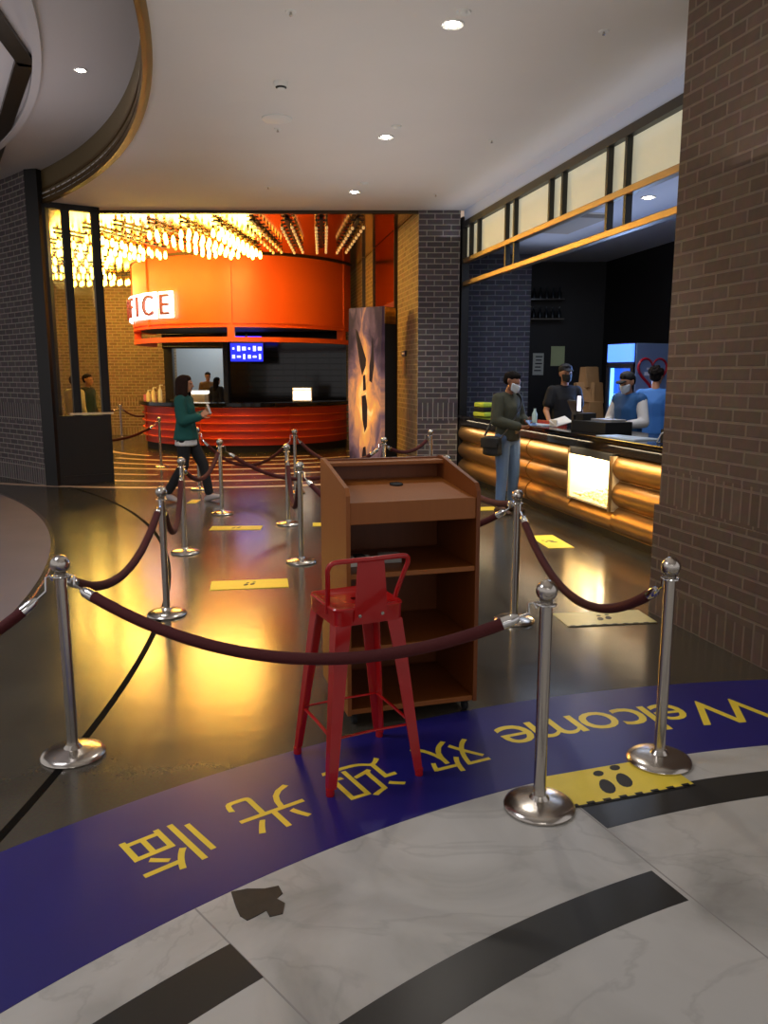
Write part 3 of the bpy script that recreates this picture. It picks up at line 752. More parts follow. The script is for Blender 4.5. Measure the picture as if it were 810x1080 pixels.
# ------------------------------------------------------------------ round ticket booth
tb = thing('ticket_counter', 'round red slatted ticket counter with black top under the orange drum', 'counter', (DC[0], DC[1], 0))
A0, A1 = -196, -14
bm = bmesh.new(); arcband(bm, (0, 0), 2.2, 2.44, A0, A1, 0, .16, 80); mesh_obj('kick_base', fixn(bm), 'black_matte', tb)
zs = np.linspace(.16, .98, 6)
for z0, z1 in zip(zs, zs[1:]):
    bm = bmesh.new(); arcband(bm, (0, 0), 2.3, 2.48, A0, A1, z0, z1-.022, 80); mesh_obj('slat_band', fixn(bm), 'red_slat', tb)
    bm = bmesh.new(); arcband(bm, (0, 0), 2.3, 2.53, A0, A1, z1-.021, z1-.001, 80); mesh_obj('lit_slat_lip', fixn(bm), 'orange_paint', tb)  # lighter orange paints in the light caught by the lips
bm = bmesh.new()
for a in (-152, -106, -60): arcband(bm, (0, 0), 2.3, 2.5, a-.5, a+.5, .16, .99, 2)
mesh_obj('seam_post', fixn(bm), 'red_slat', tb)
bm = bmesh.new(); arcband(bm, (0, 0), 1.95, 2.60, A0, A1, 1.0, 1.075, 80); mesh_obj('counter_top', fixn(bm), 'black_gloss', tb)

cp = thing('booth_canopy', 'large orange cylindrical canopy with glowing letters above the red counter', 'canopy', (DC[0], DC[1], 0))
bm = bmesh.new(); arcband(bm, (0, 0), 2.5, DR, A0, A1, 2.70, CE+.03, 90); mesh_obj('fascia', fixn(bm), 'orange_paint', cp)
bm = bmesh.new()
for a in (-168, -135, -88, -24): arcband(bm, (0, 0), 2.5, DR+.035, a-.7, a+.7, 2.66, CE+.01, 2)
for z in (2.66, 2.74): arcband(bm, (0, 0), 2.5, DR+.03, A0, A1, z, z+.035, 90)
mesh_obj('fascia_trim', fixn(bm), 'orange_paint', cp)
bm = bmesh.new(); arcband(bm, (0, 0), 2.5, DR+.05, A0, A1, CE-.02, CE+.03, 90); mesh_obj('top_trim', fixn(bm), 'bronze_trim', cp)
bm = bmesh.new(); arcband(bm, (0, 0), .05, 2.52, A0, A1, 2.68, 2.73, 80); mesh_obj('soffit', fixn(bm), 'black_matte', cp)
bm = bmesh.new(); arcband(bm, (0, 0), 2.48, DR+.03, A0, A1, 2.36, 2.46, 90); mesh_obj('ring_rail', fixn(bm), 'orange_paint', cp)
for a in (-168, -88, -24):
    bm = bmesh.new(); arcband(bm, (0, 0), 2.46, DR+.02, a-1.6, a+1.6, 2.4, 2.72, 3); mesh_obj('hanger', fixn(bm), 'orange_paint', cp)
# lettering round the left of the canopy
def sign_letter(ch, a, zc, size):
    me = glyph_mesh(ch, size); bm = bmesh.new(); bm.from_mesh(me)
    xs = [v.co.x for v in bm.verts]; ys_ = [v.co.y for v in bm.verts]; cx, cy = (min(xs)+max(xs))/2, (min(ys_)+max(ys_))/2
    for v in bm.verts: v.co.z = .05 if v.co.z > 0 else 0
    t = R(a); rad = Vector((math.cos(t), math.sin(t), 0)); tan = Vector((-math.sin(t), math.cos(t), 0))
    for v in bm.verts:
        x, y, z = v.co.x-cx, v.co.y-cy, v.co.z
        v.co = rad*(DR+.10+z) + tan*x + Vector((0, 0, zc+y))
    pl = bmesh.new(); w, h = (max(xs)-min(xs))/2+.07, (max(ys_)-min(ys_))/2+.06
    box(pl, (0, 0, 0), (w*2, .05, h*2), bevel=.01)
    bmesh.ops.transform(pl, matrix=Matrix.Translation(rad*(DR+.065)+Vector((0, 0, zc))) @ Matrix.Rotation(t+math.pi/2, 4, 'Z'), verts=pl.verts[:])
    lb = mesh_obj('letter_lightbox', pl, 'sign_white', cp); lb['label'] = 'glowing white backing'
    mesh_obj('letter', bm, 'oxide_red', lb)
for ch, a in zip('XOFFICE', (-182, -170, -158.5, -149.5, -141, -131, -119.5)): sign_letter(ch, a, 3.14, .62)

# things in the booth
o = thing('menu_screen', 'glowing blue menu screen hanging inside the ticket booth', 'screen', (-3.28, 19.4, 2.42), R(8))
bm = bmesh.new(); box(bm, (0, 0, -.22), (.80, .05, .46), bevel=.01); mesh_obj('bezel', bm, 'black_matte', o)
bm = bmesh.new(); box(bm, (0, -.028, -.22), (.76, .008, .42)); mesh_obj('display', bm, 'menu_blue', o)
bm = bmesh.new()
for j in range(2):
    for i in range(6): box(bm, (-.31+i*.124, -.034, -.13-.19*j), (.05+.02*((i+j) % 3), .004, .05+.035*((i*2+j) % 3)))
mesh_obj('menu_rows', bm, 'menu_pale', o)
bm = bmesh.new(); box(bm, (0, 0, .13), (.05, .05, .26)); mesh_obj('bracket', bm, 'black_matte', o)
bm = bmesh.new(); box(bm, (0, .0, .1), (.72, .035, .12)); mesh_obj('top_bar', bm, 'menu_blue', o)
o = thing('counter_screen', 'small white lit screen on the red ticket counter', 'screen', (-1.80, 17.74, 1.075), R(-8))
bm = bmesh.new(); box(bm, (0, 0, .17), (.44, .05, .30), bevel=.01); mesh_obj('bezel', bm, 'white_plastic', o)
bm = bmesh.new(); box(bm, (0, -.028, .15), (.40, .008, .20)); mesh_obj('display', bm, 'screen_white', o)
bm = bmesh.new(); box(bm, (0, -.028, .29), (.38, .008, .03)); mesh_obj('header', bm, 'screen_white', o)
bm = bmesh.new(); box(bm, (0, .02, .012), (.3, .18, .024), bevel=.005); mesh_obj('foot', bm, 'black_matte', o)
for i, (x, w, z, rgb, lab) in enumerate((( -5.43, .05, .3, 'cream_plastic', 'cream pump bottle at the left end of the red counter'), (-5.27, .045, .36, 'white_plastic', 'white tall bottle behind the walking woman on the red counter'), (-5.55, .05, .24, 'cream_plastic', 'short cream bottle next to the pink box'))):
    o = thing('pump_bottle', lab, 'bottle', (x, 18.95-.25*i*0, 1.075), 0, 'bottles on the ticket counter')
    bm = bmesh.new(); lathe(bm, [(0, 0), (w, 0), (w, z*.65), (w*.5, z*.8), (w*.4, z*.85), (0, z*.85)], 14); mesh_obj('body', fixn(bm), rgb, o, True)
    bm = bmesh.new(); lathe(bm, [(0, z*.85), (w*.35, z*.85), (w*.35, z), (0, z)], 10); box(bm, (.03, 0, z), (.08, .02, .02)); mesh_obj('pump', fixn(bm), 'white_plastic', o)
bm = bmesh.new(); box(bm, (0, 0, .06), (.24, .2, .12), bevel=.006); box(bm, (0, 0, .125), (.25, .21, .02), bevel=.004)
o = tag(mesh_obj('tissue_box', bm, 'pink_box'), 'pink box at the far left edge of the ticket counter', 'box'); o.location = (-5.62, 19.32, 1.075); o.rotation_euler[2] = R(70)
o = thing('display_case', 'low white topped display unit behind the ticket counter', 'cabinet', (-4.75, 20.3, 0), 0)
bm = bmesh.new(); box(bm, (0, 0, .6), (.55, .4, 1.2), bevel=.01); mesh_obj('body', bm, 'cream_plastic', o)
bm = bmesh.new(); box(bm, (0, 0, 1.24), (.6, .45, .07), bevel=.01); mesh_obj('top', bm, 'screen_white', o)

# ------------------------------------------------------------------ radial light bars with bulbs
def bulb_mesh(m, name):
    bm = bmesh.new(); lathe(bm, [(0, -.155), (.022, -.15), (.038, -.13), (.043, -.105), (.036, -.075), (.022, -.05), (.018, -.04), (.0, -.04)], 10)
    me = bpy.data.meshes.new(name); fixn(bm); bm.to_mesh(me); bm.free(); me.materials.append(M[m])
    for p in me.polygons: p.use_smooth = True
    return me
BL, BD = bulb_mesh('bulb_lit', 'bulb_on'), bulb_mesh('bulb_dim', 'bulb_off')
bm = bmesh.new(); lathe(bm, [(0, -.05), (.022, -.05), (.024, 0), (.006, .01), (.006, .04), (0, .04)], 8); fixn(bm); SK = bpy.data.meshes.new('socket'); bm.to_mesh(SK); bm.free(); SK.materials.append(M['bulb_socket'])
def light_bar(p, q, lit, label, rows=2, n=9, drop=.035):
    p, q = Vector((*p, 0)), Vector((*q, 0)); d = (q-p); L_ = d.length; rz = math.atan2(d.y, d.x)
    t = thing('light_bar', label, 'ceiling light', (p.x, p.y, 0), rz, 'radial bulb bars round the booth')
    z = CE+.01-drop
    bm = bmesh.new(); box(bm, (L_/2, 0, z), (L_, .06, .035), bevel=.004)
    for i in range(n): box(bm, (.1+(L_-.2)*(i+.12)/(n-.75), 0, z), (.03, .2, .02))
    mesh_obj('bar', bm, 'black_frame', t)
    for x in (.25, L_-.25):
        bm = bmesh.new(); box(bm, (x, 0, z+drop/2), (.03, .03, drop)); mesh_obj('hanger', bm, 'black_frame', t)
    for r in range(rows):
        for i in range(n):
            x = .1 + (L_-.2)*(i+(.25 if r else 0))/(n-.75); y = (-.085, .085)[r]
            s = bpy.data.objects.new('socket', SK); COL.objects.link(s); s.parent = t; s.location = (x, y, z-.05)
            b = bpy.data.objects.new('bulb', BL if lit else BD); COL.objects.link(b); b.parent = s; b.location = (0, 0, 0); b.scale = (.85, .85, 1.25) if lit else (.62,)*3
    if lit:
        c = (p+q)/2; light('POINT', 'bar_glow', (c.x, c.y, z-.35), 42, (1, .70, .20), .25)
    return t
bars = [((-.40, 13.3), (-.84, 16.2), 0, 'unlit bulb bar nearest the copper wall panel'),
        ((-1.00, 13.3), (-1.22, 16.2), 0, 'unlit bulb bar pointing straight at the booth'),
        ((-1.56, 13.3), (-1.66, 16.2), 0, 'unlit bulb bar third from the copper wall panel'),
        ((-2.13, 13.35), (-2.06, 16.2), 0, 'dim bulb bar beside the bright lit ones'),
        ((-2.72, 13.4), (-2.46, 16.2), 1, 'bright lit bulb bar, first next to the dim ones'),
        ((-3.28, 13.5), (-2.88, 16.2), 1, 'bright lit bulb bar above the canopy middle panel'),
        ((-3.84, 13.6), (-3.28, 16.1), 1, 'bright lit bulb bar, middle of the glowing group'),
        ((-4.45, 13.75), (-3.72, 15.9), 0, 'dark bulb bar crossing the glowing group'),
        ((-5.05, 14.0), (-4.25, 16.2), 1, 'bright lit bulb bar above the glowing sign letters'),
        ((-5.75, 14.5), (-4.75, 16.5), 1, 'bright lit bulb bar left of the sign letters'),
        ((-6.5, 15.3), (-5.3, 16.9), 1, 'bright lit bulb bar by the glazed screen'),
        ((-7.3, 16.4), (-5.75, 17.5), 1, 'bright lit bulb bar seen through the glazed screen'),
        ((-7.9, 17.8), (-6.15, 18.4), 1, 'bright lit bulb bar on the left side of the drum'),
        ((-8.2, 19.4), (-6.3, 19.5), 1, 'lit bulb bar over the left end of the counter'),
        ((-8.1, 21.0), (-6.2, 20.6), 1, 'lit bulb bar closest to the yellow brick wall')]
for p, q, lit, lab in bars: light_bar(p, q, lit, lab)
# ------------------------------------------------------------------ concession counter
cc = thing('concession_counter', 'long concession counter clad in half round brass logs with black top', 'counter', (*CO, 0), CRZ)
def logs(y0, y1, zs, name='brass_log_row'):
    for z0, z1 in zs:
        bm = bmesh.new(); n = 12; secs = []
        prof = [(0.0, z0)] + [(-.085*math.sin(math.pi*i/n)**.75, z0+.006+(z1-z0-.012)*i/n) for i in range(n+1)] + [(0.0, z1)]
        A = [bm.verts.new((x, y0, z)) for x, z in prof]; B = [bm.verts.new((x, y1, z)) for x, z in prof]
        for i in range(len(prof)-1): bm.faces.new((A[i], A[i+1], B[i+1], B[i]))
        bm.faces.new(A); bm.faces.new(list(reversed(B)))
        mesh_obj(name, fixn(bm), 'brass_log', cc, True)
ZL = [(.10, .363), (.367, .630), (.634, .895)]
logs(-1.3, .762, ZL); logs(1.718, 2.92, ZL); logs(2.95, 5.70, ZL); logs(.76, 1.72, [(.10, .33)])
bm = bmesh.new(); box(bm, (.33, -.29, .5), (.58, 2.03, .79)); box(bm, (.33, 3.73, .5), (.58, 3.95, .79)); box(bm, (.33, 1.24, .205), (.58, .98, .2)); mesh_obj('carcass', bm, 'black_matte', cc)
bm = bmesh.new(); box(bm, (.33, 2.2, .05), (.54, 7.0, .1)); mesh_obj('plinth', bm, 'dark_interior', cc)
bm = bmesh.new(); box(bm, (.30, 2.2, 1.03), (.78, 7.05, .04), bevel=.006); box(bm, (.02, 2.2, .955), (.16, 7.0, .112)); mesh_obj('counter_top', bm, 'black_gloss', cc)
bm = bmesh.new()
for z in (.365, .632): box(bm, (-.004, 4.3, z), (.03, 2.75, .006)); box(bm, (-.004, 2.33, z), (.03, 1.18, .006)); box(bm, (-.004, -.28, z), (.03, 2.0, .006))
mesh_obj('joint_strip', bm, 'brass', cc)
pc = thing('popcorn_display', 'brightly lit glass fronted popcorn display let into the brass counter', 'display case', (*CO, 0), CRZ)
bm = bmesh.new()
box(bm, (.56, 1.24, .60), (.02, .92, .58)); box(bm, (.235, .775, .60), (.64, .02, .56)); box(bm, (.235, 1.705, .60), (.64, .02, .56)); box(bm, (.235, 1.24, .345), (.64, .95, .02))
mesh_obj('lining', bm, 'case_lining', pc)
bm = bmesh.new(); box(bm, (.25, 1.24, .888), (.64, .95, .02)); box(bm, (-.075, 1.24, .862), (.03, .95, .075)); mesh_obj('hood', bm, 'black_matte', pc)
bm = bmesh.new(); box(bm, (-.095, .772, .6), (.025, .03, .56)); box(bm, (-.095, 1.708, .6), (.025, .03, .56)); mesh_obj('jamb', bm, 'brass', pc)
bm = bmesh.new(); box(bm, (-.09, 1.24, .59), (.008, .90, .48)); mesh_obj('glass_front', bm, 'case_glass', pc)
bm = bmesh.new(); lathe(bm, [(0, 0), (.05, 0), (.055, .02), (.03, .05), (.0, .05)], 16, T(.06, 1.45, .80)); mesh_obj('lamp', fixn(bm), 'lamp_white', pc)
bm = bmesh.new()
for i in range(420):
    x, y = random.uniform(-.06, .5), random.uniform(.83, 1.65); h = .37 + .14*(.5+.5*math.sin(y*5+1))*(.35+x) * random.random()**.5
    r = random.uniform(.014, .024)
    bmesh.ops.create_icosphere(bm, subdivisions=1, radius=r, matrix=Matrix.Translation((x, y, h)) @ Matrix.Diagonal((1, random.uniform(.7, 1.2), random.uniform(.7, 1.1), 1)))
o = mesh_obj('popcorn', bm, 'popcorn', pc); o['kind'] = 'stuff'
c = cl(.3, 1.45, .80); light('POINT', 'popcorn_lamp', c, 44, (1, .92, .72), .05)
c = cl(.3, 1.0, .80); light('POINT', 'popcorn_lamp', c, 20, (1, .92, .72), .05)

TZ = 1.05
def on_counter(name, label, cat, x, y, rz=0, group=None): return thing(name, label, cat, cl(x, y, TZ), CRZ+rz, group)
def cbox(parent, name, m, c, s, mt=None, bevel=.004):
    bm = bmesh.new(); box(bm, c, s, mt, bevel); return mesh_obj(name, bm, m, parent)
# till near the brick pier
o = on_counter('till', 'black till with tilted customer screen and cable, nearest the brick pier', 'till', .26, -.02, R(0))
cbox(o, 'drawer', 'black_matte', (0, 0, .07), (.38, .42, .13)); cbox(o, 'neck', 'black_matte', (.0, .05, .20), (.05, .05, .16), T(0, 0, 0))
s = cbox(o, 'screen', 'black_matte', (0, 0, 0), (.03, .34, .26), T(.02, .02, .31, 0, 0, R(35))); cbox(s, 'display', 'phone_glow', (.018, 0, 0), (.006, .30, .21), T(.02, .02, .31, 0, 0, R(35)))
bm = bmesh.new(); tube(bm, smooth_path([(-.18, .1, .12), (-.22, .14, .10), (-.24, .17, .03), (-.2, .24, .008), (-.14, .27, .01)]), .006, 8); mesh_obj('cable', bm, 'white_plastic', o, True)
o = on_counter('till', 'black till beside the popcorn display in front of the blue vest', 'till', .30, 1.75, R(10))
cbox(o, 'drawer', 'black_matte', (0, 0, .06), (.36, .60, .12)); cbox(o, 'keyboard', 'grey_plastic', (.05, -.05, .13), (.2, .36, .025)); cbox(o, 'printer', 'black_matte', (-.05, .22, .15), (.18, .14, .1))
o = on_counter('till', 'dark till screen in front of the staff member in black', 'till', .28, 2.35, R(-8))
cbox(o, 'stand', 'black_matte', (0, 0, .08), (.08, .08, .16)); cbox(o, 'screen', 'black_matte', (0, 0, 0), (.03, .34, .24), T(-.0, 0, .22, 0, 0, R(-24)))
o = on_counter('phone_stand', 'glowing pale phone screen on a stand between the two staff', 'phone', .22, 2.12, 0)
cbox(o, 'stand', 'black_matte', (0, 0, .12), (.03, .05, .24)); cbox(o, 'phone', 'black_matte', (-.01, 0, .30), (.012, .10, .19)); cbox(o, 'display', 'phone_glow', (-.018, 0, .30), (.006, .09, .17))
def leaflets(label, x, y, rz, w=.3, h=.4):
    bm = bmesh.new(); box(bm, (0, 0, .004), (w, h, .008), bevel=.002); box(bm, (.01, .01, .011), (w*.96, h*.97, .006), T(0, 0, 0, R(4)), .002)
    o = tag(mesh_obj('leaflet_pad', bm, 'leaflet'), label, 'leaflet', 'printed mats on the concession counter'); o.location = cl(x, y, TZ); o.rotation_euler[2] = CRZ+rz
leaflets('printed mat on the black counter by the hands of the man in jeans', .10, 3.0, R(20)); leaflets('printed mat on black counter below the blue vest', .10, .85, R(8), .28, .62)
o = on_counter('red_tray', 'red tray on the counter before the staff member in black', 'tray', .30, 3.05, R(10))
cbox(o, 'base', 'red_plastic', (0, 0, .012), (.22, .34, .02)); cbox(o, 'rim', 'red_plastic', (-.1, 0, .035), (.02, .34, .045)); cbox(o, 'rim', 'red_plastic', (.1, 0, .035), (.02, .34, .045))
o = on_counter('document_tray', 'white paper tray leaning on counter beside the red tray', 'tray', .24, 2.66, R(0))
cbox(o, 'tray', 'white_plastic', (0, 0, .05), (.22, .20, .012), T(0, 0, .02, 0, R(18), R(-15))); cbox(o, 'front', 'white_plastic', (-.1, 0, .045), (.015, .20, .08))
o = on_counter('hi_vis_bag', 'folded fluorescent yellow and black bag at the far end of the counter', 'bag', .12, 5.08, R(10))
for i in range(3): cbox(o, 'fold', ('hi_vis', 'black_cloth', 'hi_vis')[i], (0, 0, .04+.07*i), (.2, .36-.03*i, .07), None, .02)

# brown paper bags heaped behind the counter
bc_ = (3.0, 12.55, 0)
for i in range(6):
    x, y, z = ((0, 0, 0), (.22, -.2, 0), (.30, .12, 0), (.1, -.08, .3), (.26, -.02, .3), (.18, -.03, .55))[i]
    bm = bmesh.new(); vs = box(bm, (0, 0, .16), (.28, .20, .32), None, .01)
    for v in bm.verts:
        if v.co.z > .2: v.co.y *= .55; v.co.x += random.uniform(-.02, .02)
    lab = ('brown paper bag at left foot of the heap by the fridge', 'brown paper bag at right foot of the heap by the fridge', 'brown paper bag at the back of the heap by the fridge', 'brown paper bag in the middle layer, left, of the heap by the fridge', 'brown paper bag in the middle layer, right, of the heap by the fridge', 'topmost brown paper bag of the heap by the fridge')[i]
    o = tag(mesh_obj('paper_bag', bm, 'kraft'), lab, 'bag', 'brown paper bags behind the counter'); o.location = (bc_[0]+x, bc_[1]+y, .95+z*.96+.0); o.rotation_euler[2] = CRZ+random.uniform(-.5, .5)
o = thing('back_table', 'dark work table under the heap of brown paper bags', 'table', (bc_[0]+.18, bc_[1]-.02, 0), CRZ)
cbox(o, 'top', 'black_gloss', (0, 0, .925), (.9, .8, .05))
for sx in (-.38, .38):
    for sy in (-.33, .33): cbox(o, 'leg', 'black_matte', (sx, sy, .45), (.05, .05, .9))

# fridge
fr = thing('drinks_fridge', 'tall drinks fridge glowing blue with a heart print on its side', 'fridge', (3.38, 11.55, 0), R(-65))
FW, FD, FH = .56, .62, 2.12
bm = bmesh.new()
box(bm, (0, FD-.01, FH/2), (FW, .03, FH)); box(bm, (FW/2-.015, FD/2, FH/2), (.03, FD, FH)); box(bm, (-FW/2+.015, FD/2, FH/2), (.03, FD, FH)); box(bm, (0, FD/2, .1), (FW, FD, .2)); box(bm, (0, FD/2, FH-.14), (FW, FD, .28))
mesh_obj('cabinet', bm, 'fridge_body', fr)
cbox(fr, 'glowing_back', 'fridge_liner_glow', (0, FD-.03, 1.02), (FW-.08, .012, 1.5))  # inner panels made to glow, imitating light in the cabinet
for sx in (-1, 1): cbox(fr, 'glowing_liner', 'fridge_liner_glow', (sx*(FW/2-.038), FD/2, 1.02), (.012, FD-.1, 1.5))
cbox(fr, 'lit_header', 'fridge_head', (0, -.012, FH-.14), (FW-.03, .03, .25)); 
bm = bmesh.new()
for x in (-FW/2+.03, FW/2-.03): box(bm, (x, -.015, 1.02), (.05, .03, 1.62))
for z in (.23, 1.81): box(bm, (0, -.015, z), (FW, .03, .05))
dr = mesh_obj('door', bm, 'fridge_body', fr); cbox(dr, 'door_glass', 'case_glass', (0, -.01, 1.02), (FW-.1, .006, 1.55)); cbox(dr, 'handle', 'chrome', (FW/2-.03, -.05, 1.1), (.02, .02, .4))
cbox(fr, 'light_tube', 'fridge_glow', (-FW/2+.06, .04, 1.02), (.05, .03, 1.5)); cbox(fr, 'light_tube', 'fridge_glow', (FW/2-.06, .04, 1.02), (.03, .03, 1.5))
for z in (.5, .8, 1.1, 1.4): cbox(fr, 'shelf', 'chrome', (0, .3, z), (FW-.08, .45, .015))
for z in (.21, .51, .81, 1.11, 1.41):
    for i in range(5):
        bm = bmesh.new(); lathe(bm, [(0, 0), (.035, 0), (.036, .14), (.016, .19), (.016, .23), (0, .23)], 10, T(-.17+.085*i, .15, z)); mesh_obj('drink_bottle', fixn(bm), 'drink_blue', fr, True)
# printed side panel with a heart outline
pnl = cbox(fr, 'side_print', 'fridge_print', (FW/2+.006, FD/2, FH/2+.05), (.012, FD-.02, FH-.12))
bm = bmesh.new(); hp = []
for i in range(60):
    t = 2*math.pi*i/60; hp.append((FW/2+.016, FD/2+.0163*16*math.sin(t)**3*1.0, 1.72+.0150*(13*math.cos(t)-5*math.cos(2*t)-2*math.cos(3*t)-math.cos(4*t))))
tube(bm, hp+[hp[0], hp[1]], .016, 8, cap=False, radii=[.010+.012*abs(math.sin(math.pi*i/62)) for i in range(62)]); mesh_obj('heart_outline', bm, 'heart_red', pnl, True)
bm = bmesh.new(); box(bm, (FW/2+.014, FD/2, 1.76), (.004, .2, .03)); box(bm, (FW/2+.014, FD/2, 1.69), (.004, .28, .05)); mesh_obj('pale_band', bm, 'print_white', pnl)
light('AREA', 'fridge_light', (3.30, 11.35, 1.5), 26, (.25, .45, 1), .4, target=(2.7, 10.0, 1.2), sizey=1.2)

# notices on the dark back wall, glinting shelf
for nm, x, z, w, h, m_, lab in (('notice', 2.72, 1.86, .19, .38, 'notice_white', 'white notice sheet on dark wall left of the staff member'), ('notice', 3.06, 2.0, .24, .34, 'notice_green', 'plain olive notice on dark wall above the black cap')):
    bm = bmesh.new(); box(bm, (0, 0, 0), (w, .012, h)); o = tag(mesh_obj(nm, bm, m_), lab, 'notice'); o.location = (x, 14.294, z)
    if m_ == 'notice_white':
        bm = bmesh.new()
        for k in range(5): box(bm, (random.uniform(-.02, .02), -.008, .13-.06*k), (.12-.02*(k % 2), .004, .02))
        mesh_obj('print_lines', bm, 'black_ink', o)
sh = thing('wall_shelf', 'black wall shelf with glinting bottles high on the dark wall', 'shelf', (2.75, 14.16, 0), 0)
for z in (2.62, 2.95): cbox(sh, 'board', 'black_gloss', (0, 0, z), (.7, .24, .03))
for z in (2.635, 2.965):
    for i in range(6):
        o = tag(mesh_obj('glass_bottle', (lambda b: (lathe(b, [(0, 0), (.035, 0), (.035, .1), (.014, .14), (.014, .19), (0, .19)], 10), fixn(b))[1])(bmesh.new()), 'bottle_dark', None, True), 'dark glass bottle on the ' + ('lower' if z < 2.7 else 'upper') + ' board of the dark wall shelf', 'bottle', 'glass bottles on the %s board' % ('lower' if z < 2.7 else 'upper')); o.location = (2.47+.11*i, 14.12, z)

# ------------------------------------------------------------------ poster stand
ps = thing('poster_stand', 'tall lightbox standee with a fiery winged print by the brick side wall', 'standee', (-.57, 13.62, 0), R(-40))
pw, pd_, ph = .72, .34, 2.76
bm = bmesh.new(); box(bm, (pw/2, pd_/2+.03, ph/2), (pw, pd_-.02, ph), bevel=.01); mesh_obj('case', bm, 'black_matte', ps)
bm = bmesh.new(); uvl = bm.loops.layers.uv.new('UVMap'); n = 16; g = []
for i in range(n+1):
    t = i/n; z = .02+t*(ph-.02); y = -.02-.03*math.sin(math.pi*t)
    g.append((bm.verts.new((0, y, z)), bm.verts.new((pw, y, z)), bm.verts.new((pw, .05, z)), bm.verts.new((0, .05, z)), t))
for a, b in zip(g, g[1:]):
    for i, j, us in ((0, 1, (0, 1)), (1, 2, (1, 1)), (2, 3, (1, 0)), (3, 0, (0, 0))):
        f = bm.faces.new((a[i], a[j], b[j], b[i]))
        for l, uv in zip(f.loops, ((us[0], a[4]), (us[1], a[4]), (us[1], b[4]), (us[0], b[4]))): l[uvl].uv = uv
mesh_obj('printed_front', bm, 'fiery_print', ps)
# dark wing shapes of the print
bm = bmesh.new()
def pshape(pts):
    vs = [bm.verts.new((x*pw, -.026-.03*math.sin(math.pi*y), y*ph)) for x, y in pts]; bm.faces.new(vs)
pshape([(.22, .88), (.30, .86), (.48, .75), (.56, .70), (.55, .66), (.44, .60), (.36, .68), (.28, .78)])
pshape([(.72, .84), (.78, .78), (.80, .66), (.74, .56), (.66, .57), (.66, .66), (.72, .74)])
pshape([(.46, .60), (.54, .61), (.56, .52), (.47, .51)])
pshape([(.42, .48), (.55, .49), (.60, .42), (.58, .30), (.50, .26), (.44, .34)])
pshape([(.44, .17), (.52, .18), (.54, .11), (.46, .08), (.40, .12)])
mesh_obj('wing_print', fixn(bm), 'wing', ps) if 'wing' in M else None
cbox(ps, 'tan_cap', 'copper_panel', (pw+.005, .18, ph-.14), (.01, .28, .26))
# small plaque on the brick
c = sw(.95, .02)
o = thing('wall_plaque', 'small narrow sign plate on the yellow lit brick beside the pillar', 'sign', (c.x, c.y, 0), srz)
cbox(o, 'plate', 'plaque_dark', (0, .0, 2.03), (.28, .03, .09)); cbox(o, 'lower_plate', 'tan_plate' if 'tan_plate' in M else 'kraft', (0, .0, 1.82), (.2, .02, .28)); cbox(o, 'rim', 'print_white', (0, .012, 2.03), (.2, .012, .03))

# ------------------------------------------------------------------ ceiling fittings
def downlight(x, y, z, label, lit=True, r=.07, power=0, spot=70):
    t = thing('downlight', label, 'ceiling light', (x, y, z), 0, 'recessed downlights')
    bm = bmesh.new(); lathe(bm, [(r*.72, -.004), (r*1.15, -.012), (r*1.2, -.004), (r*1.2, .0), (r*.72, 0)], 24); mesh_obj('trim_ring', fixn(bm), 'white_plastic', t, True)
    bm = bmesh.new(); lathe(bm, [(0, -.022), (r*.45, -.018), (r*.72, -.003), (0, -.003)], 20); mesh_obj('lens', fixn(bm), 'lamp_white' if lit else 'white_plastic', t, True)
    if power: light('SPOT', 'downlight_beam', (x, y, z-.06), power, (1, .93, .84), .06, target=(x, y, 0), spot=spot)
    return t
k_ = CE/4.25*0+ (CE-1.68)/(4.25-1.68)
downlight(.51*k_, 6.45*k_, CE, 'lit downlight nearest the camera, over the lectern', power=130, spot=100)
downlight(.02, 9.30*k_, CE, 'lit downlight in the middle of the grey ceiling', power=130, spot=100)
downlight(-.42*k_, 11.96*k_, CE, 'lit downlight closest to the booth end of the ceiling', power=110, spot=100)
for x, y, lab in ((.54, 6.25, 'small unlit fitting behind the nearest lit downlight'), (.10, 8.93, 'small unlit fitting beside the middle lit downlight'), (-.30, 11.45, 'small unlit fitting beside the farthest lit downlight')):
    downlight(x*k_+.03, y*k_, CE, lab, False, .045)
downlight(-2.93, 8.3, 4.58, 'downlight in the round recessed ceiling', True, .05, power=60, spot=110)
t = thing('smoke_detector', 'round white smoke detector on the grey ceiling', 'smoke detector', (-.92*k_, 7.66*k_, CE))
bm = bmesh.new(); lathe(bm, [(0, -.055), (.03, -.055), (.045, -.04), (.06, -.03), (.065, 0), (0, 0)], 22); mesh_obj('body', fixn(bm), 'white_plastic', t, True)
bm = bmesh.new(); lathe(bm, [(.035, -.05), (.048, -.042), (.048, -.036), (.035, -.04)], 22); mesh_obj('grille', bm, 'black_matte', t)
t = thing('ceiling_speaker', 'round grey speaker grille in the ceiling', 'speaker', (-1.09*k_, 8.68*k_, CE))
bm = bmesh.new(); lathe(bm, [(0, -.012), (.12, -.010), (.135, -.004), (.135, 0), (0, 0)], 28); mesh_obj('grille', fixn(bm), 'speaker_grille', t, True)
bm = bmesh.new(); lathe(bm, [(.13, -.012), (.148, -.008), (.15, 0), (.13, 0)], 28); mesh_obj('rim', fixn(bm), 'white_plastic', t, True)
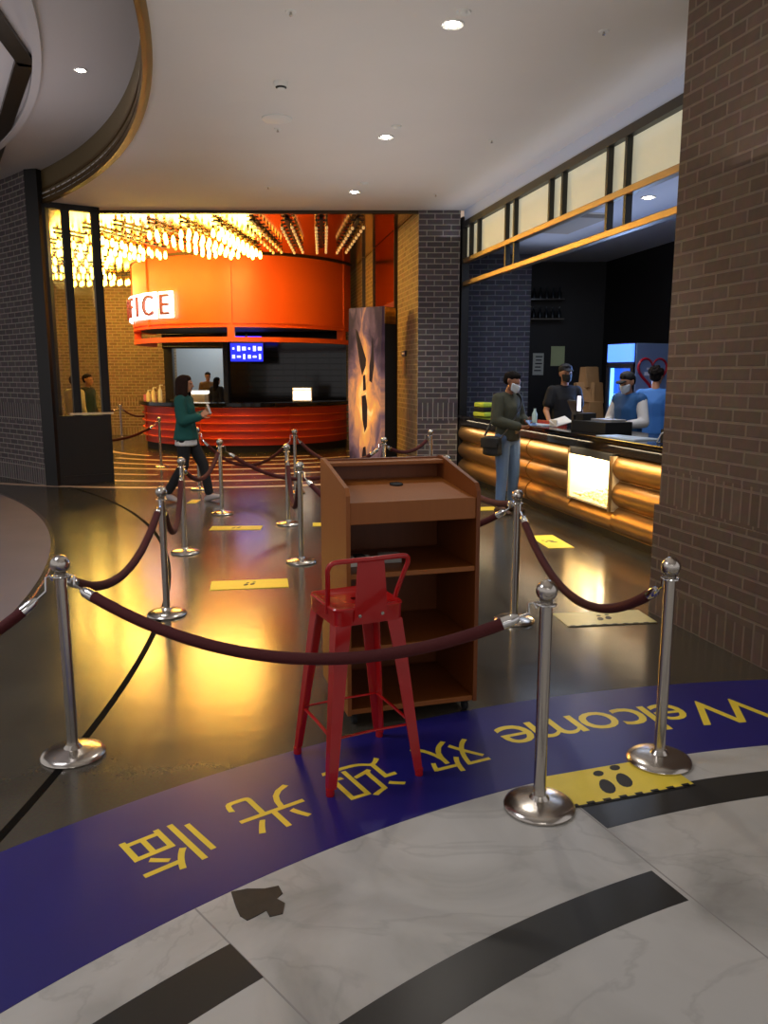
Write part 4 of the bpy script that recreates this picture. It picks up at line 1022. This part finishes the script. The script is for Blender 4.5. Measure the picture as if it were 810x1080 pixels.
for x, y, lab in ((-.67, 6.25, 'small round sprinkler cap at the top of the ceiling'), (-1.13, 9.03, 'small sprinkler cap next to the round speaker grille'), (1.20, 9.44, 'small sprinkler cap near the bluish cove'), (.75, 12.14, 'small sprinkler cap above the brick pillar'), (-1.61, 11.67, 'small sprinkler cap above the orange canopy'), (1.67, 6.58, 'small sprinkler cap beside the brick pier top')):
    t = thing('sprinkler', lab, 'sprinkler', (x*k_, y*k_, CE), 0, 'ceiling sprinkler caps')
    bm = bmesh.new(); lathe(bm, [(0, -.006), (.035, -.006), (.04, 0), (0, 0)], 18); mesh_obj('plate', fixn(bm), 'white_plastic', t)
    bm = bmesh.new(); lathe(bm, [(0, -.03), (.012, -.028), (.008, -.006), (0, -.006)], 10); mesh_obj('head', fixn(bm), 'steel', t)
for x, y, lab in ((2.55, 10.9, 'lit downlight in the concession ceiling near the pillar end'), (2.9, 9.2, 'lit downlight in the concession ceiling above the fridge')):
    downlight(x, y, 3.6, lab, True, .07, power=70, spot=110)
t = thing('ceiling_panel', 'flat grey access panel hanging on the concession ceiling', 'ceiling panel', (2.35, 10.6, 3.6), CRZ)
cbox(t, 'panel', 'grey_plastic', (0, 0, -.035), (.5, 1.1, .05)); cbox(t, 'rim', 'white_plastic', (0, 0, -.006), (.56, 1.16, .012))
# ------------------------------------------------------------------ people
_ico = None
def ico_pts():
    global _ico
    if _ico is None:
        b = bmesh.new(); bmesh.ops.create_icosphere(b, subdivisions=2, radius=1); _ico = np.array([v.co[:] for v in b.verts]); b.free()
    return _ico
def hull(bm, balls):
    """convex hull of a few ellipsoids: (centre, radius or (rx,ry,rz))"""
    b = bmesh.new(); I = ico_pts()
    for c, r in balls:
        r = (r, r, r) if isinstance(r, (int, float)) else r
        for q in I: b.verts.new((c[0]+q[0]*r[0], c[1]+q[1]*r[1], c[2]+q[2]*r[2]))
    res = bmesh.ops.convex_hull(b, input=b.verts[:])
    dead = [g for g in res['geom_interior'] if isinstance(g, bmesh.types.BMVert)]
    bmesh.ops.delete(b, geom=dead, context='VERTS')
    me = bpy.data.meshes.new('h'); b.to_mesh(me); b.free(); bm.from_mesh(me); bpy.data.meshes.remove(me)
def skinned(name, bm, m, parent, voxel=.012, it=4, extra=None, s=1.0):
    me = bpy.data.meshes.new(name); bm.to_mesh(me); bm.free()
    o = bpy.data.objects.new(name, me); COL.objects.link(o)
    md = o.modifiers.new('r', 'REMESH'); md.mode = 'VOXEL'; md.voxel_size = voxel
    sm = o.modifiers.new('s', 'SMOOTH'); sm.factor = .5; sm.iterations = it
    bpy.context.view_layer.update()
    m2 = bpy.data.meshes.new_from_object(o.evaluated_get(bpy.context.evaluated_depsgraph_get()))
    o.modifiers.clear(); o.data = m2; bpy.data.meshes.remove(me); m2.name = name
    if extra is not None:
        b = bmesh.new(); b.from_mesh(m2); t = bpy.data.meshes.new('x'); extra.to_mesh(t); b.from_mesh(t); bpy.data.meshes.remove(t); b.to_mesh(m2); b.free(); extra.free()
    m2.materials.clear(); m2.materials.append(M[m])
    for p in m2.polygons: p.use_smooth = True
    o.parent = parent
    return o
V = Vector
def make_hand(bm, w, d, n, side, curl=.5):
    """w wrist, d pointing along the hand, n palm normal; side=+1 left hand, -1 right hand"""
    d = d.normalized(); n = (n - d*n.dot(d)).normalized(); s = d.cross(n)*side
    hull(bm, [(w, .024), (w+d*.045+s*.024, .015), (w+d*.045-s*.024, .015), (w+d*.085+s*.028, .0125), (w+d*.083-s*.03, .0115)])
    for k, (off, L_) in enumerate(((.029, .070), (.010, .079), (-.010, .073), (-.029, .056))):
        p = w+d*.082+s*off; a = .15
        for f, r in ((.45, .0088), (.32, .0080), (.25, .0070)):
            a += curl*.75; q = p + (d*math.cos(a)+n*math.sin(a))*L_*f
            hull(bm, [(p, r), (q, r*.9)]); p = q
    p = w+d*.025+s*.026; q = p+(d*.55+s*.7+n*.35).normalized()*.045; hull(bm, [(p, .014), (q, .0105)])
    r_ = q+(d*.8+s*.15+n*.5*(.5+curl)).normalized()*.042; hull(bm, [(q, .0105), (r_, .008)])
BASE = dict(pelvis=(0, .0, .94), waist=(0, -.005, 1.10), chest=(0, .0, 1.27), neck=(0, .005, 1.42), skull=(0, -.02, 1.59),
            sh_l=(.165, .01, 1.375), el_l=(.21, .03, 1.10), wr_l=(.22, -.06, .86), sh_r=(-.165, .01, 1.375), el_r=(-.21, .03, 1.10), wr_r=(-.22, -.06, .86),
            hip_l=(.09, .0, .90), kn_l=(.10, -.02, .49), an_l=(.10, .015, .085), hip_r=(-.09, .0, .90), kn_r=(-.10, -.02, .49), an_r=(-.10, .015, .085))
def person(label, loc, rz, height=1.70, pose=None, skin='skin', tops=(), bottom=None, hair=None, hair_style='short', cap=None, mask=None, shoes=None,
           hands=((0, -1, -.3), (0, -1, -.3)), palms=((0, 0, -1), (0, 0, -1)), curl=.6, head_pitch=0, head_turn=0, voxel=.012, sleeve=1.0, group=None, toe=None):
    J = {k: V(v) for k, v in BASE.items()}
    for k, v in (pose or {}).items(): J[k] = V(v)
    S = height/1.70
    J = {k: v*S for k, v in J.items()}
    t = thing('person', label, 'person', loc, rz, group)
    wom = hair_style in ('bob', 'long')
    sw_ = .92 if wom else 1.0
    def limb(bm, a, b, ra, rb, g=0): hull(bm, [(J[a], ra*S+g), (J[b], rb*S+g)])
    def torso(bm, g=0, low=None, hipw=1.0):
        p, w, c, n = J['pelvis'], J['waist'], J['chest'], J['neck']
        hull(bm, [(p, (.150*S*hipw+g, .105*S+g, .09*S+g)), (w, (.135*S*sw_+g, .100*S+g, .07*S))])
        hull(bm, [(w, (.135*S*sw_+g, .100*S+g, .07*S)), (c, (.155*S*sw_+g, .112*S+g, .10*S))])
        hull(bm, [(c, (.150*S*sw_+g, .108*S+g, .09*S)), (J['sh_l']*.86+J['sh_r']*.14, .052*S+g), (J['sh_r']*.86+J['sh_l']*.14, .052*S+g), (n-V((0, 0, .03*S)), .055*S+g)])
    # body
    bm = bmesh.new(); torso(bm)
    hull(bm, [(J['neck']-V((0, 0, .02)), .055*S), (J['skull']-V((0, -.02, .07))*S, .048*S)])
    for s in 'lr':
        limb(bm, 'sh_'+s, 'el_'+s, .050, .038); limb(bm, 'el_'+s, 'wr_'+s, .040, .025)
        limb(bm, 'hip_'+s, 'kn_'+s, .085, .055); limb(bm, 'kn_'+s, 'an_'+s, .055, .036)
    tdir = {}
    for s in 'lr':
        d = V((toe or {}).get(s, (.12 if s == 'l' else -.12, -1, 0))).normalized(); tdir[s] = d; a = J['an_'+s]
        hull(bm, [(a-d*.03*S-V((0, 0, .045*S)), .034*S), (a+d*.10*S-V((0, 0, .055*S)), .03*S), (a+d*.15*S-V((0, 0, .062*S)), .022*S), (a, .036*S)])
    # head
    HM = Matrix.Translation(J['skull']) @ Matrix.Rotation(R(head_turn), 4, 'Z') @ Matrix.Rotation(R(head_pitch), 4, 'X')
    def hp_(x, y, z): return HM @ (V((x, y, z))*S)
    def hr(*r): return tuple(v*S for v in r)
    hull(bm, [(hp_(0, .015, .035), hr(.076, .088, .080)), (hp_(0, -.03, .02), hr(.070, .062, .07))])
    hull(bm, [(hp_(0, -.03, .0), hr(.066, .06, .06)), (hp_(0, -.062, -.085), hr(.030, .026, .022)), (hp_(.04, -.01, -.065), .022*S), (hp_(-.04, -.01, -.065), .022*S)])
    hull(bm, [(hp_(0, -.088, .015), .010*S), (hp_(0, -.112, -.028), .0125*S), (hp_(.014, -.096, -.032), .008*S), (hp_(-.014, -.096, -.032), .008*S)])
    hull(bm, [(hp_(.03, -.083, .03), .010*S), (hp_(-.03, -.083, .03), .010*S)])
    for sx in (-1, 1): hull(bm, [(hp_(sx*.078, .015, .015), hr(.010, .018, .022)), (hp_(sx*.074, .01, -.02), hr(.009, .012, .012))])
    ex = bmesh.new()
    for s, hd, pn, side in (('l', hands[0], palms[0], 1), ('r', hands[1], palms[1], -1)): make_hand(ex, J['wr_'+s], V(hd), V(pn), side, curl)
    body = skinned('body', bm, skin, t, voxel, 3, ex)
    for sx in (-1, 1):
        b = bmesh.new(); hull(b, [(hp_(sx*.032, -.0885, .008), hr(.012, .006, .007))]); mesh_obj('eye', b, 'eye_dark', body, True)
    if not mask:
        b = bmesh.new(); hull(b, [(hp_(.016, -.090, -.058), hr(.007, .006, .005)), (hp_(-.016, -.090, -.058), hr(.007, .006, .005)), (hp_(0, -.093, -.058), hr(.008, .006, .007))]); mesh_obj('mouth', b, 'lip', body, True)
    else:
        b = bmesh.new(); hull(b, [(hp_(0, -.112, -.018), hr(.018, .008, .012)), (hp_(.058, -.045, -.01), hr(.012, .02, .014)), (hp_(-.058, -.045, -.01), hr(.012, .02, .014)), (hp_(0, -.096, -.095), hr(.026, .012, .012)), (hp_(.045, -.05, -.075), hr(.012, .014, .014)), (hp_(-.045, -.05, -.075), hr(.012, .014, .014)), (hp_(0, -.108, -.055), hr(.030, .012, .02))]); skinned('face_mask', b, mask, t, .006, 2)
    if hair:
        b = bmesh.new()
        if hair_style in ('short', 'curly'):
            hull(b, [(hp_(0, .022, .05), hr(.084, .092, .078)), (hp_(0, -.03, .085), hr(.066, .05, .034))])
            hull(b, [(hp_(0, .055, .0), hr(.074, .055, .06)), (hp_(0, .05, .05), hr(.082, .07, .06))])
            if hair_style == 'curly':
                for i in range(46):
                    a, e = random.uniform(0, 2*math.pi), random.uniform(.0, 1.4); q = hp_(.085*math.cos(a)*math.cos(e), .02+.09*math.sin(a)*math.cos(e)+.012, .04+.095*math.sin(e)); hull(b, [(q, .022*S)])
        if hair_style == 'bob':
            hull(b, [(hp_(0, .025, .045), hr(.096, .104, .086)), (hp_(0, -.02, .075), hr(.076, .064, .05))])
            hull(b, [(hp_(0, .05, .03), hr(.100, .085, .09)), (hp_(0, .05, -.13), hr(.112, .084, .045))])
            for sx in (-1, 1): hull(b, [(hp_(sx*.075, -.02, .03), hr(.026, .045, .05)), (hp_(sx*.088, -.012, -.13), hr(.026, .04, .04))])
        if hair_style == 'long':
            hull(b, [(hp_(0, .025, .045), hr(.09, .098, .082)), (hp_(0, -.02, .075), hr(.07, .06, .045))])
            hull(b, [(hp_(0, .06, .02), hr(.09, .07, .09)), (hp_(0, .09, -.32), hr(.10, .05, .06))])
        skinned('hair', b, hair, t, .009 if voxel < .014 else .014, 2)
    if cap:
        b = bmesh.new(); hull(b, [(hp_(0, .018, .075), hr(.090, .100, .068)), (hp_(0, .018, .05), hr(.090, .100, .02))]); hull(b, [(hp_(0, -.10, .052), hr(.070, .05, .008)), (hp_(0, -.15, .040), hr(.05, .03, .007))]); skinned('cap', b, cap, t, .007, 2)
    # garments
    if bottom:
        b = bmesh.new()
        hull(b, [(J['pelvis']+V((0, 0, .03*S)), (.150*S+.012, .105*S+.012, .07*S)), (J['hip_l'], .095*S+.01), (J['hip_r'], .095*S+.01)])
        for s in 'lr':
            hull(b, [(J['hip_'+s], .098*S+.006), (J['kn_'+s], .068*S+.006)])
            e = J['an_'+s]*.9+J['kn_'+s]*.1; hull(b, [(J['kn_'+s], .068*S+.006), (e, .054*S+.006)])
        skinned('trousers', b, bottom, t, voxel, 4)
    for (gname, gm, gr, sl, hem) in tops:
        b = bmesh.new(); torso(b, gr)
        if hem: hull(b, [(J['pelvis']+V((0, 0, -hem*S)), ((.190 if wom else .160)*S+gr, (.142 if wom else .112)*S+gr, .03*S)), (J['waist'], (.14*S*sw_+gr, .10*S+gr, .07*S))])
        for s in 'lr':
            if sl <= 0: hull(b, [(J['sh_'+s]*.9+J['neck']*.1, .055*S+gr)]); continue
            if sl < 1: e = J['sh_'+s].lerp(J['el_'+s], sl); hull(b, [(J['sh_'+s], .055*S+gr), (e, .054*S+gr)])
            else:
                hull(b, [(J['sh_'+s], .055*S+gr), (J['el_'+s], .046*S+gr)]); e = J['el_'+s].lerp(J['wr_'+s], min(1, (sl-1)+.0)*.97); hull(b, [(J['el_'+s], .046*S+gr), (e, .034*S+gr)])
        skinned(gname, b, gm, t, voxel, 4)
    if shoes:
        for s in 'lr':
            d = tdir[s]; a = J['an_'+s]; b = bmesh.new()
            hull(b, [(a-d*.045*S-V((0, 0, .050*S)), hr(.042, .042, .034)), (a+d*.11*S-V((0, 0, .055*S)), hr(.046, .046, .028)), (a+d*.165*S-V((0, 0, .060*S)), hr(.036, .036, .022)), (a-V((0, 0, .02*S)), .046*S)])
            skinned('shoe', b, shoes, t, .010, 2)
    t['_h'] = 0; del t['_h']
    return t, J

# woman walking to the right
person('woman in teal cardigan over white shirt, brown bob hair, walking right', (-2.62, 10.55, .0), R(86), 1.66,
       dict(kn_l=(.09, -.20, .50), an_l=(.09, -.27, .085), kn_r=(-.09, .02, .50), an_r=(-.09, .27, .12), el_l=(.21, -.02, 1.12), wr_l=(.10, -.25, 1.20), el_r=(-.21, -.03, 1.11), wr_r=(-.11, -.25, 1.17)),
       tops=(('shirt', 'white_cloth', .010, 1.0, .155), ('cardigan', 'teal_knit', .026, 1.86, .075)), bottom='black_cloth', hair='hair_brown', hair_style='bob', shoes='shoe_grey',
       hands=((-.4, -.6, .6), (.4, -.6, .5)), palms=((-1, 0, -.2), (1, 0, -.2)), toe=dict(l=(0, -1, .25), r=(0, -1, -.25)))
# man in jeans at the counter
mt_, mj = person('man in olive jumper and jeans wearing white mask, looking at card in hand', (1.50, 9.72, 0), R(42), 1.72,
       dict(skull=(0, -.055, 1.575), el_l=(.24, -.02, 1.13), wr_l=(.10, -.24, 1.10), el_r=(-.24, -.02, 1.12), wr_r=(-.07, -.26, 1.05), kn_l=(.12, -.02, .49), an_l=(.15, .03, .085), an_r=(-.13, -.02, .085)),
       skin='skin_tan', tops=(('jumper', 'olive_knit', .022, 1.9, .05),), bottom='denim', hair='hair_dark', hair_style='short', mask='mask_white', shoes='sandal_brown', head_pitch=22, head_turn=14,
       hands=((-.55, -.75, .15), (.5, -.8, .1)), palms=((-.3, 0, .9), (.3, 0, .9)), curl=.5)
def carried(name, label, cat, m, build, owner, loc, rz=0):
    bm = bmesh.new(); build(bm); o = tag(mesh_obj(name, fixn(bm), m, None, True), label, cat)
    mw = Matrix.Translation(owner.location) @ Matrix.Rotation(owner.rotation_euler[2], 4, 'Z'); o.location = mw @ V(loc); o.rotation_euler[2] = owner.rotation_euler[2]+rz
    return o
bg = thing('shoulder_bag', 'black shoulder bag at the hip of the man in jeans', 'bag', mt_.location, mt_.rotation_euler[2])
bm = bmesh.new(); hull(bm, [((-.255, .02, .93), (.055, .14, .03)), ((-.25, .02, .74), (.065, .15, .03))]); skinned('body', bm, 'bag_black', bg, .012, 2)
bm = bmesh.new(); hull(bm, [((-.305, .02, .93), (.018, .145, .015)), ((-.318, .02, .82), (.012, .14, .015))]); skinned('flap', bm, 'bag_black', bg, .01, 2)
bm = bmesh.new(); tube(bm, smooth_path([(-.26, -.12, .93), (-.16, -.165, 1.08), (-.02, -.172, 1.24), (.085, -.135, 1.38), (.11, -.02, 1.455), (.08, .10, 1.38), (-.05, .15, 1.2), (-.24, .15, .95)]), .014, 8, flat=.5); mesh_obj('strap', bm, 'bag_black', bg, True)
bm = bmesh.new(); box(bm, (0, -.145, .995), (.05, .02, .035), None, .004); mesh_obj('buckle', bm, 'brass', mt_)
carried('card', 'small pale blue card held by the man in jeans', 'card', 'card_blue', lambda b: box(b, (0, 0, 0), (.13, .012, .09), T(0, 0, 0, 0, R(-50)), .003), mt_, (.0, -.36, 1.115), 0)
carried('water_bottle', 'small clear bottle held in the other hand of the man in jeans', 'bottle', 'bottle_clear', lambda b: lathe(b, [(0, 0), (.03, 0), (.032, .1), (.014, .14), (.014, .165), (0, .165)], 14), mt_, (.045, -.37, 1.12), 0)
carried('phone', 'pale phone held up by the walking woman', 'phone', 'white_plastic', lambda b: box(b, (0, 0, 0), (.075, .012, .13), T(0, 0, 0, 0, R(-20)), .004), next(o for o in COL.objects if o.get('label', '').startswith('woman in teal')), (-.0, -.325, 1.235), 0)
# staff
person('staff member in black T-shirt, black cap and black mask behind the counter', (2.50, 11.15, 0), R(8), 1.80,
       dict(el_r=(-.25, -.02, 1.12), wr_r=(-.26, -.20, .98), el_l=(.22, .0, 1.11), wr_l=(.16, -.22, 1.00)), tops=(('t_shirt', 'black_cloth', .022, .62, .06),), bottom='black_cloth',
       hair='hair_dark', cap='cap_black', mask='mask_black', shoes='black_cloth', hands=((0, -.8, -.5), (0, -.8, -.5)))
person('staff member in blue vest with white sleeves, black cap and white mask', (2.93, 9.62, 0), R(-52), 1.70,
       dict(skull=(0, -.05, 1.58), el_l=(.25, -.04, 1.12), wr_l=(.16, -.27, 1.10), el_r=(-.24, -.04, 1.12), wr_r=(-.12, -.27, 1.09)),
       tops=(('shirt', 'white_cloth', .018, 1.88, .02), ('vest', 'vest_blue', .034, 0, .05)), bottom='black_cloth', hair='hair_dark', cap='cap_black', mask='mask_white', shoes='black_cloth', head_pitch=16,
       hands=((-.2, -.9, -.2), (.2, -.9, -.2)))
person('staff member with dark curly hair in blue shirt, facing the fridge', (3.52, 10.45, 0), R(150), 1.76, tops=(('shirt', 'blue_cloth', .022, .7, .05),), bottom='black_cloth', hair='hair_dark', hair_style='curly', shoes='black_cloth')
# people beyond the booth and behind the glazing
person('distant man in dark top in the pale opening behind the ticket counter', (-5.02, 23.0, 0), R(25), 1.74, tops=(('shirt', 'brown_cloth', .022, .7, .05),), bottom='black_cloth', hair='hair_dark', shoes='black_cloth', voxel=.018, head_pitch=14)
person('distant person with long dark hair behind the ticket counter', (-4.62, 22.3, 0), R(150), 1.60, tops=(('top', 'black_cloth', .022, 1.9, .05),), bottom='black_cloth', hair='hair_dark', hair_style='long', shoes='black_cloth', voxel=.018)
person('distant person in tan top at the right of the pale opening', (-4.42, 23.3, 0), R(-20), 1.66, tops=(('top', 'brown_cloth', .022, 1.9, .05),), bottom='black_cloth', hair='hair_dark', shoes='black_cloth', voxel=.018)
person('person in cream top behind the glazed screen, seen from behind', (-5.72, 14.9, 0), R(150), 1.66, tops=(('top', 'cream_cloth', .024, 1.9, .05),), bottom='black_cloth', hair='hair_dark', shoes='black_cloth', voxel=.016)
person('person in dark top facing sideways behind the glazed screen', (-5.85, 15.9, 0), R(80), 1.68, tops=(('top', 'black_cloth', .024, 1.9, .05),), bottom='black_cloth', hair='hair_dark', shoes='black_cloth', voxel=.016)

# ------------------------------------------------------------------ lights of the place, plus added uplights that brighten the ceilings
light('AREA', 'mall_light', (.6, -1.2, 4.6), 120, (1, .96, .90), 2.2, target=(.7, 1.6, 0), sizey=2.2)
light('AREA', 'mall_light', (-3.4, 3.0, 4.3), 90, (.92, .92, 1.0), 1.5, target=(-3.0, 5.0, 0))
light('AREA', 'backroom_light', (-4.9, 24.2, 4.0), 90, (.9, .97, 1), 1.6, target=(-4.9, 24.6, 0))
light('AREA', 'booth_light', (-3.0, 19.4, 2.6), 14, (1, .8, .55), 1.2, target=(-3.0, 19.2, 0))
for y in (.2, 2.3, 4.3):
    light('AREA', 'counter_lip_light', cl(-.15, y, .965), 5.5, (1, .80, .52), .04, rot=(0, R(-14), CRZ), sizey=1.7 if y < 4 else 2.6)
light('AREA', 'clerestory_light', cl(.9, 2.2, 3.5), 24, (.66, .78, 1), 1.0, rot=(0, 0, CRZ), sizey=5)
light('AREA', 'ceiling_fill', (.2, 3.0, 2.9), 27, (1, .95, .90), 4, target=(.2, 3.0, 5), sizey=4)  # added uplight to brighten the grey ceiling, no such lamp there
light('AREA', 'ceiling_fill', (-.2, 8.6, 3.0), 20, (1, .95, .90), 2.6, target=(-.2, 8.6, 5), sizey=6)  # second added uplight for the far half of the ceiling
light('AREA', 'concession_fill', cl(.9, 2.4, 3.2), 9, (.72, .80, 1), .8, rot=(math.pi, 0, CRZ), sizey=5.5)  # added uplight to brighten the concession ceiling, not a real fitting
light('AREA', 'cove_wash', cl(-.25, 2.6, 3.75), 4, (.70, .78, 1), .25, rot=(math.pi, 0, CRZ), sizey=6.5)
light('AREA', 'dome_fill', (-4.2, 7.5, 3.2), 16, (.96, .92, 1), 2.0, target=(-4.2, 7.5, 5), sizey=4)  # added uplight to brighten the round recess, not a real fitting

w = bpy.data.worlds.new('World'); SC.world = w; w.use_nodes = True
w.node_tree.nodes['Background'].inputs[0].default_value = (*lin((194, 189, 188)), 1); w.node_tree.nodes['Background'].inputs[1].default_value = 1.0

cam = bpy.data.cameras.new('camera'); co = bpy.data.objects.new('camera', cam); COL.objects.link(co); SC.camera = co
cam.sensor_fit = 'VERTICAL'; cam.sensor_height = 36; cam.lens = 28.0; cam.clip_start = .02
co.location = (0, 0, 1.68); co.rotation_euler = (math.pi/2 - math.atan(145/840), 0, 0)
SC.view_settings.view_transform = 'Standard'; SC.view_settings.look = 'None'; SC.view_settings.gamma = 1; SC.view_settings.use_curve_mapping = False
SC.view_settings.exposure = 0.0
